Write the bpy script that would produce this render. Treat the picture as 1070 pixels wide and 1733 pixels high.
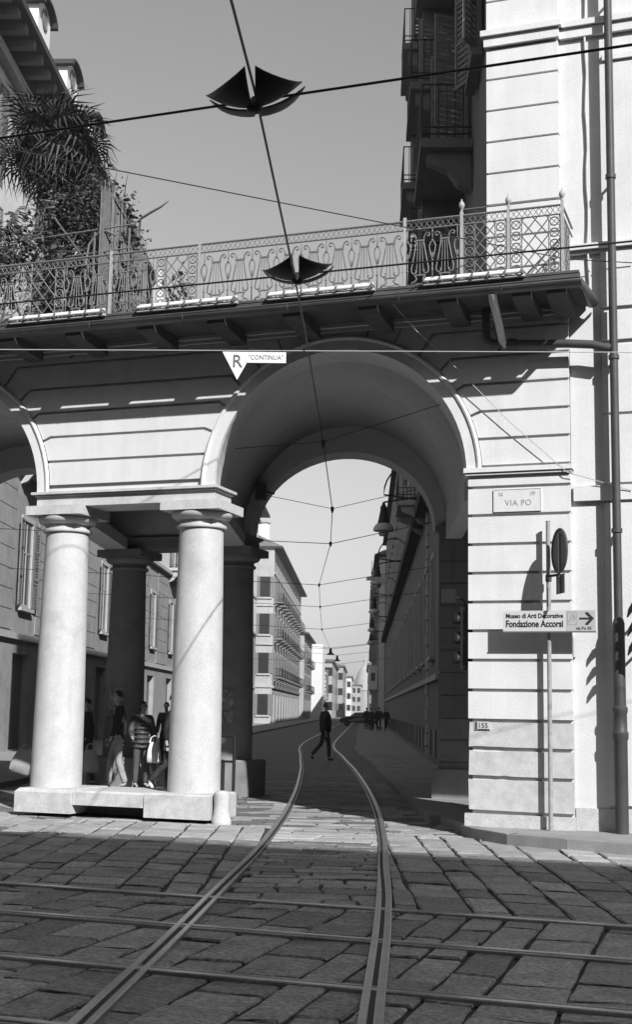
import bpy, bmesh, math, random
from mathutils import Vector, Matrix
random.seed(7)
R = math.radians
for o in list(bpy.data.objects): bpy.data.objects.remove(o)
SC = bpy.context.scene
COL = SC.collection

# ------------------------------------------------------------------ camera
cam_d = bpy.data.cameras.new('camera'); cam = bpy.data.objects.new('camera', cam_d); COL.objects.link(cam)
SC.camera = cam
cam_d.sensor_fit = 'VERTICAL'; cam_d.sensor_height = 36.0
cam_d.lens = 36.0 * 2200.0 / 1733.0
cam_d.clip_start = 0.1; cam_d.clip_end = 5000
psi, pit, rol = R(19.4), R(8.66), R(1.0)
hd = Vector((-math.sin(psi), math.cos(psi), 0)); up0 = Vector((0, 0, 1)); rt0 = hd.cross(up0)
fw = hd * math.cos(pit) + up0 * math.sin(pit); upv = up0 * math.cos(pit) - hd * math.sin(pit)
cr = rt0 * math.cos(rol) + upv * math.sin(rol); cu = upv * math.cos(rol) - rt0 * math.sin(rol)
cam.matrix_world = Matrix(((cr.x, cu.x, -fw.x, 0), (cr.y, cu.y, -fw.y, 0), (cr.z, cu.z, -fw.z, 1.6), (0, 0, 0, 1)))

# ------------------------------------------------------------------ sky and sun (black and white film)
SUN = Vector((1.0, -1.0, 1.0)).normalized()
W = bpy.data.worlds.new('World'); SC.world = W; W.use_nodes = True
nt = W.node_tree; nt.nodes.clear()
sky = nt.nodes.new('ShaderNodeTexSky'); sky.sky_type = 'NISHITA'; sky.sun_disc = False
sky.sun_elevation = math.asin(SUN.z); sky.sun_rotation = math.atan2(SUN.x, SUN.y)
sky.air_density = 1.0; sky.dust_density = 0.3; sky.ozone_density = 1.0
bw = nt.nodes.new('ShaderNodeSeparateColor'); bg = nt.nodes.new('ShaderNodeBackground'); wo = nt.nodes.new('ShaderNodeOutputWorld')
nt.links.new(sky.outputs[0], bw.inputs[0]); nt.links.new(bw.outputs[2], bg.inputs[0]); nt.links.new(bg.outputs[0], wo.inputs[0])   # blue-sensitive film
bg.inputs[1].default_value = 0.084
sd = bpy.data.lights.new('sun', 'SUN'); sd.energy = 5.0; sd.angle = R(0.53); sd.color = (1, 1, 1)
so = bpy.data.objects.new('sun', sd); COL.objects.link(so); so.location = (40, -40, 60)
so.rotation_euler = SUN.to_track_quat('Z', 'Y').to_euler()
SC.view_settings.view_transform = 'Standard'; SC.view_settings.look = 'None'
SC.view_settings.exposure = 0.22; SC.view_settings.gamma = 1.0; SC.view_settings.use_curve_mapping = False
SC.cycles.max_bounces = 8; SC.cycles.diffuse_bounces = 1

# ------------------------------------------------------------------ street frame: s along the side street, t to its right
SA = R(17.2)
Dx, Dy = -math.sin(SA), math.cos(SA); Rx, Ry = math.cos(SA), math.sin(SA)
def S(s, t, z=0.0): return Vector((Dx * s + Rx * t, Dy * s + Ry * t, z))
SH = -math.tan(SA)           # how far X moves per metre of Y along the street
YF = 17.4                    # plane of the arcade front
def K(x, y): return x + SH * (y - YF)

# ------------------------------------------------------------------ materials
MATS = {}
def grey(v): return (v, v, v, 1)
def mat(name, v, rough=0.85, var=0.0, scale=4.0, fine=0.0, fscale=60.0, bump=0.0, bscale=30.0, metal=0.0, spec=0.3, rnd=0.0, streak=0.0, stain=0.0):
    if name in MATS: return MATS[name]
    m = bpy.data.materials.new(name); m.use_nodes = True; t = m.node_tree; t.nodes.clear()
    out = t.nodes.new('ShaderNodeOutputMaterial'); b = t.nodes.new('ShaderNodeBsdfPrincipled')
    t.links.new(b.outputs[0], out.inputs[0])
    b.inputs['Roughness'].default_value = rough; b.inputs['Metallic'].default_value = metal
    b.inputs['Specular IOR Level'].default_value = spec
    tc = t.nodes.new('ShaderNodeNewGeometry')
    fac = None
    def mul(a, bval):
        nd = t.nodes.new('ShaderNodeMath'); nd.operation = 'MULTIPLY'
        t.links.new(a, nd.inputs[0])
        if isinstance(bval, float): nd.inputs[1].default_value = bval
        else: t.links.new(bval, nd.inputs[1])
        return nd.outputs[0]
    def noise(sc, det, lo, hi, vec=None, rgh=0.6):
        n = t.nodes.new('ShaderNodeTexNoise'); n.inputs['Scale'].default_value = sc; n.inputs['Detail'].default_value = det
        n.inputs['Roughness'].default_value = rgh
        t.links.new(vec or tc.outputs['Position'], n.inputs['Vector'])
        r = t.nodes.new('ShaderNodeMapRange'); r.inputs[1].default_value = 0.3; r.inputs[2].default_value = 0.7
        r.inputs[3].default_value = lo; r.inputs[4].default_value = hi
        t.links.new(n.outputs[0], r.inputs[0]); return r.outputs[0]
    terms = []
    if var: terms.append(noise(scale, 5, 1 - var, 1 + var))
    if fine: terms.append(noise(fscale, 2, 1 - fine, 1 + fine))
    if streak:
        mp = t.nodes.new('ShaderNodeMapping'); mp.inputs['Scale'].default_value = (5.0, 5.0, 0.35)
        t.links.new(tc.outputs['Position'], mp.inputs['Vector'])
        terms.append(noise(1.0, 4, 1 - streak, 1 + streak * 0.5, mp.outputs[0]))
    if stain:
        n = t.nodes.new('ShaderNodeTexNoise'); n.inputs['Scale'].default_value = 1.7; n.inputs['Detail'].default_value = 6
        t.links.new(tc.outputs['Position'], n.inputs['Vector'])
        r = t.nodes.new('ShaderNodeMapRange'); r.inputs[1].default_value = 0.56; r.inputs[2].default_value = 0.72
        r.inputs[3].default_value = 1.0; r.inputs[4].default_value = 1 - stain
        t.links.new(n.outputs[0], r.inputs[0]); terms.append(r.outputs[0])
    if rnd:
        oi = t.nodes.new('ShaderNodeObjectInfo'); r = t.nodes.new('ShaderNodeMapRange')
        r.inputs[3].default_value = 1 - rnd; r.inputs[4].default_value = 1 + rnd
        t.links.new(oi.outputs['Random'], r.inputs[0]); terms.append(r.outputs[0])
    if terms:
        o = mul(terms[0], float(v))
        for k in terms[1:]: o = mul(o, k)
        cb = t.nodes.new('ShaderNodeCombineColor')
        for i in range(3): t.links.new(o, cb.inputs[i])
        t.links.new(cb.outputs[0], b.inputs['Base Color'])
    else: b.inputs['Base Color'].default_value = grey(v)
    if bump:
        n = t.nodes.new('ShaderNodeTexNoise'); n.inputs['Scale'].default_value = bscale; n.inputs['Detail'].default_value = 4
        t.links.new(tc.outputs['Position'], n.inputs['Vector'])
        bp = t.nodes.new('ShaderNodeBump'); bp.inputs['Strength'].default_value = bump; bp.inputs['Distance'].default_value = 0.02
        t.links.new(n.outputs[0], bp.inputs['Height']); t.links.new(bp.outputs[0], b.inputs['Normal'])
    MATS[name] = m; return m
M_STUC = mat('painted_stucco', 0.74, 0.92, var=0.045, scale=2.2, fine=0.06, fscale=70, bump=0.2, bscale=45, streak=0.07, stain=0.06, spec=0.2)
M_STUC2 = mat('stucco_band', 0.70, 0.92, var=0.05, scale=1.5, fine=0.03, fscale=90, streak=0.05, spec=0.2)
M_JOINT = mat('stucco_joint', 0.34, 0.95)
M_PSTONE = mat('plinth_stone', 0.55, 0.9, var=0.14, scale=7, fine=0.18, fscale=80, bump=0.25, bscale=70, stain=0.12)
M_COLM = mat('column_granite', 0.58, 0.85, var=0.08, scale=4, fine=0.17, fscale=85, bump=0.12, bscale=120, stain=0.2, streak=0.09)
M_COLD = mat('column_granite_dark', 0.30, 0.85, var=0.10, scale=3, fine=0.10, fscale=150, stain=0.25, streak=0.1)  # darker granite for the rear columns, their plinths and the rear pier foot
M_VAULT = mat('vault_plaster', 0.72, 0.95, var=0.07, scale=0.8, fine=0.05, fscale=40, streak=0.05, stain=0.14, bump=.15, bscale=20)
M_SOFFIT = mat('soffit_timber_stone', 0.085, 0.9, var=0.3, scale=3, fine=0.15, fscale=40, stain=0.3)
M_GUT = mat('gutter_metal', 0.10, 0.5, var=0.2, scale=5, metal=0.3, streak=0.1)
M_PIPE = mat('pipe_metal', 0.075, 0.55, var=0.15, scale=4, metal=0.2)
M_POLE = mat('pole_zinc', 0.33, 0.5, var=0.2, scale=9, fine=.1)
M_PIPEL = mat('pipe_pale', 0.6, 0.6, var=0.1, scale=6)
M_IRON = mat('wrought_iron', 0.19, 0.55, fine=0.15, fscale=40, metal=0.1)
M_IRONL = mat('wrought_iron_pale', 0.40, 0.55, fine=0.15, fscale=40)
M_BLACK = mat('black_metal', 0.02, 0.5)
M_WIRE = mat('wire_copper', 0.03, 0.5)
M_WIREL = mat('wire_pale', 0.45, 0.6)
M_TUBE = mat('white_tube', 0.85, 0.35)
M_SIGN = mat('sign_white', 0.80, 0.45, var=0.07, scale=9, fine=.04)
M_MUS = mat('museum_panel', 0.60, 0.5, var=0.03, scale=6)
M_MUSG = mat('museum_field', 0.46, 0.5, var=0.04, scale=6)
M_RTRIM = mat('right_trim', 0.20, .9, var=.12, scale=2, streak=.1)
M_SIGNG = mat('sign_grey', 0.58, 0.5, var=0.04, scale=9)
M_INK = mat('sign_ink', 0.03, 0.5)
M_INKG = mat('sign_ink_grey', 0.14, 0.5)
M_INKL = mat('sign_ink_pale', 0.30, 0.5)
M_MARB = mat('plaque_marble', 0.70, 0.6, var=0.05, scale=8, fine=0.03)
M_PAVE = mat('paving_gneiss', 0.20, 0.7, var=0.22, scale=3.5, fine=0.45, fscale=32, bump=0.9, bscale=24, rnd=0.36, spec=0.4, stain=0.35)
M_PAVE3 = mat('paving_sun_brightened', 0.36, 0.8, var=0.18, scale=3.0, fine=0.25, fscale=60, bump=0.5, bscale=40, rnd=0.2, stain=0.25)  # paving tone raised to brighten the sunlit strip, carried on under the arch
M_PAVE2 = mat('pavement_slab', 0.28, 0.85, var=0.12, scale=2.5, fine=0.14, fscale=80, bump=0.25, bscale=60, rnd=0.1, stain=0.15)
M_MORT = mat('joint_dirt', 0.05, 0.95, var=0.3, scale=10, fine=0.3)
M_RAIL = mat('rail_steel', 0.31, 0.34, var=0.16, scale=5, fine=0.14, fscale=40, metal=0.8, stain=.25)
M_RAILD = mat('rail_groove', 0.03, 0.8, fine=0.3, fscale=30)
M_GLASS = mat('window_glass', 0.03, 0.12, spec=0.6)
M_SHUT = mat('shutter_wood', 0.20, 0.7, var=0.1, scale=6)
M_SHUTL = mat('shutter_wood_pale', 0.42, 0.7, var=0.1, scale=6)
M_LWALL = mat('left_facade', 0.70, 0.93, var=0.10, scale=0.9, fine=0.08, fscale=25, streak=0.06, spec=0.2)
M_LWALL2 = mat('left_facade_far', 0.45, 0.93, var=0.10, scale=0.5, fine=0.06, fscale=10, streak=0.1, spec=0.2)
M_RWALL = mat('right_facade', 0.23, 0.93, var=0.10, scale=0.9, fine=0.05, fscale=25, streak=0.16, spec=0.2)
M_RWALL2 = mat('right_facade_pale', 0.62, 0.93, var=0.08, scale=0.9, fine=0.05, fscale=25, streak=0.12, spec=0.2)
M_LLOW = mat('left_facade_base', 0.34, 0.93, var=0.16, scale=1.2, fine=0.14, fscale=20, streak=0.1, stain=.2)
M_TRIM = mat('stone_trim', 0.48, 0.9, var=0.1, scale=2, streak=0.12)
M_ROOF = mat('roof_tile', 0.16, 0.9, var=0.25, scale=3, fine=0.2, fscale=15)
M_EAVE = mat('eave_wood', 0.05, 0.9, var=0.2, scale=3)
M_WHITEW = mat('sun_strip_white', 0.78, 0.9, var=0.03, scale=1)
M_LEAF = mat('palm_leaf', 0.055, 0.6, var=0.25, scale=3, rnd=0.35)
M_VINE = mat('vine_leaf', 0.06, 0.7, var=0.4, scale=5)
M_TRUNK = mat('trunk_fibre', 0.10, 0.95, var=0.3, scale=12, bump=0.5, bscale=40)
M_REED = mat('reed_stick', 0.16, 0.85, var=0.25, scale=5, rnd=0.2)

# ------------------------------------------------------------------ mesh helpers
class MB:
    def __init__(self): self.v = []; self.f = []; self.sm = []
    def add(self, vs, fs, smooth=False):
        n = len(self.v); self.v += [tuple(p) for p in vs]; self.f += [tuple(i + n for i in q) for q in fs]
        self.sm += [smooth] * len(fs); return self
    def box(self, x0, x1, y0, y1, z0, z1, sh=None):
        vs = [(x, y, z) for z in (z0, z1) for x, y in ((x0, y0), (x1, y0), (x1, y1), (x0, y1))]
        if sh is not None: vs = [(x + SH * (y - sh), y, z) for x, y, z in vs]
        return self.add(vs, [(3, 2, 1, 0), (4, 5, 6, 7), (0, 1, 5, 4), (1, 2, 6, 5), (2, 3, 7, 6), (3, 0, 4, 7)])
    def cbox(self, c, sx, sy, sz):
        return self.box(c[0] - sx / 2, c[0] + sx / 2, c[1] - sy / 2, c[1] + sy / 2, c[2] - sz / 2, c[2] + sz / 2)
    def prism(self, pts, z0, z1):                                  # pts: plan polygon, counter-clockwise
        n = len(pts); vs = [(p[0], p[1], z0) for p in pts] + [(p[0], p[1], z1) for p in pts]
        return self.add(vs, [tuple(range(n - 1, -1, -1)), tuple(range(n, 2 * n))] + [(i, (i + 1) % n, n + (i + 1) % n, n + i) for i in range(n)])
    def vprism(self, pts, y0, y1, sh=False):                       # pts (x,z) seen from -Y, counter-clockwise
        n = len(pts)
        a = [(p[0], y0, p[1]) for p in pts]; b = [((p[0] + SH * (y1 - y0)) if sh else p[0], y1, p[1]) for p in pts]
        return self.add(a + b, [tuple(range(n)), tuple(range(2 * n - 1, n - 1, -1))] + [((i + 1) % n, i, n + i, n + (i + 1) % n) for i in range(n)])
    def tube(self, path, r, n=6, cap=True, closed=False):
        P = [Vector(p) for p in path]; m = len(P)
        rs = r if isinstance(r, (list, tuple)) else [r] * m
        prev = None; rings = []
        for i in range(m):
            if closed: d = P[(i + 1) % m] - P[i - 1]
            else: d = P[min(i + 1, m - 1)] - P[max(i - 1, 0)]
            if d.length < 1e-9: d = Vector((0, 0, 1))
            d.normalize()
            if prev is None:
                a = Vector((0, 0, 1)) if abs(d.z) < 0.9 else Vector((1, 0, 0))
                u = d.cross(a).normalized()
            else:
                u = prev - d * prev.dot(d)
                if u.length < 1e-6: u = d.orthogonal()
                u.normalize()
            prev = u; w = d.cross(u)
            rings.append([P[i] + (u * math.cos(2 * math.pi * k / n) + w * math.sin(2 * math.pi * k / n)) * rs[i] for k in range(n)])
        vs = [p for rg in rings for p in rg]; fs = []
        for i in range(m if closed else m - 1):
            j = (i + 1) % m
            for k in range(n): fs.append((i * n + k, i * n + (k + 1) % n, j * n + (k + 1) % n, j * n + k))
        if cap and not closed: fs += [tuple(range(n - 1, -1, -1)), tuple((m - 1) * n + k for k in range(n))]
        return self.add(vs, fs, n > 4)
    def lathe(self, prof, n=24, c=(0, 0, 0)):                       # prof: (r, z) from bottom to top
        vs = []; fs = []
        for r, z in prof:
            for k in range(n):
                a = 2 * math.pi * k / n; vs.append((c[0] + r * math.cos(a), c[1] + r * math.sin(a), c[2] + z))
        for i in range(len(prof) - 1):
            for k in range(n): fs.append((i * n + k, i * n + (k + 1) % n, (i + 1) * n + (k + 1) % n, (i + 1) * n + k))
        fs += [tuple(range(n - 1, -1, -1)), tuple((len(prof) - 1) * n + k for k in range(n))]
        return self.add(vs, fs, True)
    def mesh(self, name, m=None):
        me = bpy.data.meshes.new(name); me.from_pydata(self.v, [], self.f)
        for p, s in zip(me.polygons, self.sm): p.use_smooth = s
        if m: me.materials.append(m)
        me.validate(); me.update(); return me
    def build(self, name, m, parent=None, loc=None, rz=0.0, angle=True):
        me = self.mesh(name, m); o = bpy.data.objects.new(name, me); COL.objects.link(o)
        if any(self.sm):
            try: me.set_sharp_from_angle(angle=R(40))
            except Exception: pass
        if parent: o.parent = parent
        if loc is not None: o.location = loc
        if rz: o.rotation_euler.z = rz
        return o
def tag(o, label=None, cat=None, group=None, kind=None):
    if label: o['label'] = label
    if cat: o['category'] = cat
    if group: o['group'] = group
    if kind: o['kind'] = kind
    return o
def thing(name, label, cat, loc=(0, 0, 0), rz=0.0, group=None):
    o = bpy.data.objects.new(name, None); COL.objects.link(o); o.location = loc; o.rotation_euler.z = rz
    o.empty_display_size = 0.2
    return tag(o, label, cat, group)
def inst(me, name, parent=None, loc=(0, 0, 0), rz=0.0, scale=None):
    o = bpy.data.objects.new(name, me); COL.objects.link(o); o.location = loc; o.rotation_euler.z = rz
    if scale: o.scale = scale
    if parent: o.parent = parent
    return o
def kids(o): return [c for c in bpy.data.objects if c.parent == o]
def copy_tree(o, parent=None):
    c = o.copy(); COL.objects.link(c)
    if parent: c.parent = parent
    for ch in kids(o): copy_tree(ch, c)
    return c
def text_mesh(body, size, m, depth=0.002, width=1.0, space=1.0, align='LEFT', bold=0.0, fit=None):
    cu_ = bpy.data.curves.new('lettering', 'FONT'); cu_.body = body; cu_.size = size; cu_.extrude = depth
    cu_.space_character = space; cu_.offset = bold; cu_.align_x = align; cu_.resolution_u = 3
    ob = bpy.data.objects.new('tmp', cu_); COL.objects.link(ob)
    dg = bpy.context.evaluated_depsgraph_get(); dg.update()
    me = bpy.data.meshes.new_from_object(ob.evaluated_get(dg)); me.name = 'lettering'
    bpy.data.objects.remove(ob)
    for v in me.vertices: v.co.x *= width
    if fit:
        xs_ = [v.co.x for v in me.vertices]; k_ = fit / (max(xs_) - min(xs_)); x0_ = min(xs_)
        for v in me.vertices: v.co.x = (v.co.x - x0_) * k_
    me.materials.clear(); me.materials.append(m); return me
def put_text(body, size, m, parent, loc, rot=(R(90), 0, 0), **kw):
    o = bpy.data.objects.new('lettering', text_mesh(body, size, m, **kw)); COL.objects.link(o)
    o.location = loc; o.rotation_euler = rot
    if parent: o.parent = parent
    return o
def clip_poly(poly, a, b, c):                                       # keep a*x+b*y >= c
    out = []
    for i in range(len(poly)):
        p, q = poly[i], poly[(i + 1) % len(poly)]
        dp, dq = a * p[0] + b * p[1] - c, a * q[0] + b * q[1] - c
        if dp >= 0: out.append(p)
        if dp * dq < 0:
            k = dp / (dp - dq); out.append((p[0] + (q[0] - p[0]) * k, p[1] + (q[1] - p[1]) * k))
    return out
def parea(p): return 0.5 * sum(p[i][0] * p[(i + 1) % len(p)][1] - p[(i + 1) % len(p)][0] * p[i][1] for i in range(len(p)))
def inset(poly, d):                                                 # convex, counter-clockwise
    out = poly
    n = len(poly)
    for i in range(n):
        p, q = poly[i], poly[(i + 1) % n]
        ex, ey = q[0] - p[0], q[1] - p[1]; L = math.hypot(ex, ey)
        if L < 1e-6: continue
        a, b = -ey / L, ex / L
        out = clip_poly(out, a, b, a * p[0] + b * p[1] + d)
        if len(out) < 3: return []
    return out
# ================================================================== ground, road, pavements
def project(p):
    d = Vector(p) - Vector((0, 0, 1.6)); w = d.dot(fw)
    if w < 0.2: return None
    return (535 + 2200 * d.dot(cr) / w, 866.5 - 2200 * d.dot(cu) / w, w)
g = MB().add([(-1500, -1500, -0.10), (1500, -1500, -0.10), (1500, 1500, -0.10), (-1500, 1500, -0.10)], [(0, 1, 2, 3)])
tag(g.build('ground', mat('ground_earth', 0.16, 0.95, var=0.2, scale=0.3)), 'grey ground reaching out to the horizon', kind='structure')
road = MB().add([(-70, -3, -0.035), (60, -3, -0.035), (60, 17.6, -0.035), (-70, 17.6, -0.035)], [(0, 1, 2, 3)]).build('road', M_MORT)
tag(road, 'stone paved road with tram rails crossing in front of the arches', kind='structure')

def stone_mesh(poly, gap, top, rng, drop=0.03):
    if parea(poly) < 0: poly = poly[::-1]
    a = inset(poly, gap)
    if len(a) < 3 or parea(a) < 0.012: return None
    b = inset(a, 0.014)
    if len(b) < 3: return None
    if len(a) == len(b):                                            # worn, slightly wavy edges
        a2, b2 = [], []
        for i in range(len(a)):
            for src, dst, j in ((a, a2, .011), (b, b2, .015)):
                p, q = src[i], src[(i + 1) % len(src)]; dst.append((p[0] + rng.uniform(-.004, .004), p[1] + rng.uniform(-.004, .004)))
                for f in (.35, .7): dst.append((p[0] + (q[0] - p[0]) * f + rng.uniform(-j, j), p[1] + (q[1] - p[1]) * f + rng.uniform(-j, j)))
        a, b = a2, b2
    cx = sum(p[0] for p in a) / len(a); cy = sum(p[1] for p in a) / len(a)
    tx, ty = rng.uniform(-.012, .012), rng.uniform(-.012, .012)
    def zz(p): return top + (p[0] - cx) * tx + (p[1] - cy) * ty
    mb = MB(); n, m = len(a), len(b)
    j = a
    vs = [(p[0] - cx, p[1] - cy, zz(p) - 0.013) for p in j] + [(p[0] - cx, p[1] - cy, zz(p)) for p in b] + [(p[0] - cx, p[1] - cy, -drop) for p in j]
    fs = [tuple(range(n, n + m))]
    if n == m:
        for i in range(n): fs.append((i, (i + 1) % n, n + (i + 1) % n, n + i))
    else:
        fs = [tuple(range(n, n + m))]
        for i in range(n):                                          # fan the chamfer to the nearest inner corner
            k = min(range(m), key=lambda q: (b[q][0] - a[i][0]) ** 2 + (b[q][1] - a[i][1]) ** 2)
            k2 = min(range(m), key=lambda q: (b[q][0] - a[(i + 1) % n][0]) ** 2 + (b[q][1] - a[(i + 1) % n][1]) ** 2)
            fs.append((i, (i + 1) % n, n + k2, n + k) if k != k2 else (i, (i + 1) % n, n + k))
    for i in range(n): fs.append((n + m + i, n + m + (i + 1) % n, (i + 1) % n, i))
    mb.add(vs, fs); return mb, (cx, cy), parea(a)
def rows(ang, u0, u1, v0, v1, wr, lr, rng, skew=0.0):
    """courses running along direction ang; u along the course, v across it"""
    c, s = math.cos(ang), math.sin(ang); out = []; v = v0
    jl = None
    while v < v1:
        w = rng.uniform(*wr); u = u0 + rng.uniform(0, lr[0]); 
        d0 = 0.0
        while u < u1:
            l = rng.uniform(*lr); d1 = rng.uniform(-.055, .055) + skew * w
            q = [(u, v), (u + l, v), (u + l + d1, v + w), (u + d0, v + w)]
            out.append([(x * c - y * s, x * s + y * c) for x, y in q]); u += l; d0 = d1
        v += w
    return out
def lay(parent, polys, material, limit, rng, gap=(0.007, 0.024), name='paving_stone', base=0.0):
    items = []
    for p in polys:
        if len(p) < 3: continue
        r = stone_mesh(p, rng.uniform(*gap), base - rng.uniform(0.004, 0.018), rng)
        if not r: continue
        mb, c, ar = r
        pr = project((c[0], c[1], 0)); score = -1
        if pr and -60 < pr[0] < 1130 and pr[1] < 1800: score = ar / pr[2] ** 3
        items.append((score, mb, c))
    items.sort(key=lambda i: -i[0])
    rest = MB()
    for k, (sc_, mb, c) in enumerate(items):
        if k < limit and sc_ > 0: mb.build(name, material, parent, (c[0], c[1], 0))
        else: rest.add([(x + c[0], y + c[1], z) for x, y, z in mb.v], mb.f)
    if rest.v: tag(rest.build(name + '_field', material, parent), kind='stuff')
rng = random.Random(3)
polys = []
# near part of the road: courses square to the arcade
for p in rows(R(92), 2.0, 10.62, -8.6, 22.0, (0.27, 0.47), (0.40, 1.05), rng):
    q = clip_poly(p, 0, -1, -10.56)
    if len(q) > 2: q = clip_poly(q, 0, 1, 2.5)
    if len(q) > 2: polys.append(q)
# beside the curving track: courses along the side street
def tt(p): return p[0] * Rx + p[1] * Ry
for p in rows(R(109.0), 6.0, 30.0, -9.0, 26.0, (0.30, 0.52), (0.42, 1.0), rng, skew=0.30):
    q = clip_poly(p, 0, 1, 10.58)
    if len(q) > 2: q = clip_poly(q, 0, -1, -17.15)
    if len(q) < 3: continue
    qa = clip_poly(q, Rx, Ry, 0.27); qb = clip_poly(q, -Rx, -Ry, 1.24)
    for z in (qa, qb):
        if len(z) > 2: polys.append(z)
polys = [p for p in polys if -24 < p[0][0] < 9]
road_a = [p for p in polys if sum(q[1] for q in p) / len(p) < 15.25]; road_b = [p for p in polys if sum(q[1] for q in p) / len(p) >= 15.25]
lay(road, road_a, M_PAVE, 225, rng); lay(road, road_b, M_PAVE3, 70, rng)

# tramway bed between the curved rails
def street_mat():
    m = mat('street_setts', 0.20, 0.8, var=0.2, scale=1.5, fine=0.2, fscale=30, stain=0.2)
    t = m.node_tree; b = [n for n in t.nodes if n.type == 'BSDF_PRINCIPLED'][0]
    g_ = t.nodes.new('ShaderNodeNewGeometry'); mp = t.nodes.new('ShaderNodeMapping'); mp.vector_type = 'POINT'
    mp.inputs['Rotation'].default_value = (0, 0, -SA)
    br = t.nodes.new('ShaderNodeTexBrick'); br.inputs['Scale'].default_value = 1.0
    br.inputs['Brick Width'].default_value = 0.7; br.inputs['Row Height'].default_value = 0.3; br.inputs['Mortar Size'].default_value = 0.015
    br.inputs['Color1'].default_value = grey(1.0); br.inputs['Color2'].default_value = grey(0.8); br.inputs['Mortar'].default_value = grey(0.3)
    t.links.new(g_.outputs['Position'], mp.inputs['Vector']); t.links.new(mp.outputs[0], br.inputs['Vector'])
    src = b.inputs['Base Color'].links[0].from_socket
    mx = t.nodes.new('ShaderNodeMix'); mx.data_type = 'RGBA'; mx.blend_type = 'MULTIPLY'; mx.inputs[0].default_value = 1.0
    t.links.new(src, mx.inputs[6]); t.links.new(br.outputs['Color'], mx.inputs[7]); t.links.new(mx.outputs[2], b.inputs['Base Color'])
    return m
M_STREET = street_mat()
st_pts = [S(17.0, -9), S(17.6, 3), S(420, 3), S(420, -9)]
street = MB().prism([(-20, 17.3), (-1, 17.3), S(40, 3)[:2], S(420, 3)[:2], S(420, -12)[:2], S(30, -12)[:2]], -0.06, -0.012).build('street', M_STREET)
tag(street, 'side street paved in stone setts running away behind the arch', kind='structure')
bed = MB().prism([S(9.2, -1.3)[:2], S(9.2, 0.25)[:2], S(30, 0.25)[:2], S(30, -1.3)[:2]][::1], -0.05, -0.033).build('tramway_bed', M_MORT)
tag(bed, 'stone bed between the curved tram rails', kind='structure')
rng = random.Random(11); polys = []
for p in rows(SA + R(0.5), -1.32, 0.27, 9.5, 34.0, (0.22, 0.36), (0.35, 0.95), rng):
    q = clip_poly(p, Rx, Ry, -1.26)
    for cc in ((-Rx, -Ry, -0.27), (0, 1, 10.58)):
        if len(q) > 2: q = clip_poly(q, *cc)
    if len(q) > 2: polys.append(q)
bed_a = [p for p in polys if p[0][1] < 15.3]; bed_b = [p for p in polys if p[0][1] >= 15.3]
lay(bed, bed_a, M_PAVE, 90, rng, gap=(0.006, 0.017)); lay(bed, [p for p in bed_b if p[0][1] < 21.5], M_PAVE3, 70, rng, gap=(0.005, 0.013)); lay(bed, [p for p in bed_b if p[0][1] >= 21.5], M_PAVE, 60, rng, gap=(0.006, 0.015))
polys = []
for p in rows(SA, -7.0, 1.3, 16.0, 30.0, (0.30, 0.42), (0.5, 1.0), rng):
    q = clip_poly(p, 0, 1, 17.18)
    if len(q) < 3: continue
    qa = clip_poly(q, Rx, Ry, 0.27); qb = clip_poly(q, -Rx, -Ry, 1.24)
    for z in (qa, qb):
        if len(z) > 2: polys.append(z)
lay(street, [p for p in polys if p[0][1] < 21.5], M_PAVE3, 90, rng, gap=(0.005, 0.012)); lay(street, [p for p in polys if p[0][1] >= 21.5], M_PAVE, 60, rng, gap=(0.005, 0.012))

# pavements with kerbs
def slab(name, label, pts, z1, m, z0=-0.06):
    return tag(MB().prism([p[:2] for p in pts], z0, z1).build(name, m), label, kind='structure')
kerb_in = [S(19.3, 0.98), S(22, 0.85), S(30, 0.52), S(33.5, 0.39), S(38, 0.30), S(44, -0.07), S(50, -0.30), S(57, -0.43), S(90, -0.56), S(300, -0.6)]
inner = [tuple((k + S(0, 0.16))[:2]) for k in kerb_in]
outline = [(26, 15.3), (26, 22.6), tuple(S(25.2, 2.4)[:2]), tuple(S(300, 2.6)[:2])] + inner[::-1] + [(-3.86, 17.42), (-3.70, 17.20), (-3.2, 16.64), (-2.42, 16.34), (-1.6, 16.14), (3, 15.5)]
right_pavement = slab('pavement', 'raised stone pavement by the right hand pier and along the right wall', outline, 0.112, M_PAVE2)
def kerbs(parent, line, width, z1, side, lmax=1.1):
    """kerb stones following a plan polyline; side = +1 when the stones lie to the left of the line"""
    k = 0
    for a, b in zip(line[:-1], line[1:]):
        a = Vector(a[:2]); b = Vector(b[:2]); L = (b - a).length; n = max(1, int(round(L / lmax)))
        if L > 45: n = int(L / 6)
        d = (b - a).normalized(); nn = Vector((-d.y, d.x)) * side
        for i in range(n):
            p = a + d * (L * i / n + 0.004); q = a + d * (L * (i + 1) / n - 0.004)
            pts = [p, q, q + nn * width, p + nn * width]
            if parea([tuple(v) for v in pts]) < 0: pts = pts[::-1]
            c = sum((Vector(v) for v in pts), Vector((0, 0))) / 4
            mb = MB(); top = [c + (v - c) * 0.985 for v in pts]
            vs = [(v.x - c.x, v.y - c.y, -0.06) for v in pts] + [(v.x - c.x, v.y - c.y, z1 - 0.012) for v in pts] + [(v.x - c.x, v.y - c.y, z1) for v in top]
            mb.add(vs, [(0, 1, 5, 4), (1, 2, 6, 5), (2, 3, 7, 6), (3, 0, 4, 7), (4, 5, 9, 8), (5, 6, 10, 9), (6, 7, 11, 10), (7, 4, 8, 11), (8, 9, 10, 11)])
            mb.build('kerb_stone', M_PAVE2, parent, (c.x, c.y, 0)); k += 1
kerbs(right_pavement, kerb_in[:8], 0.158, 0.118, -1)
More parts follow.
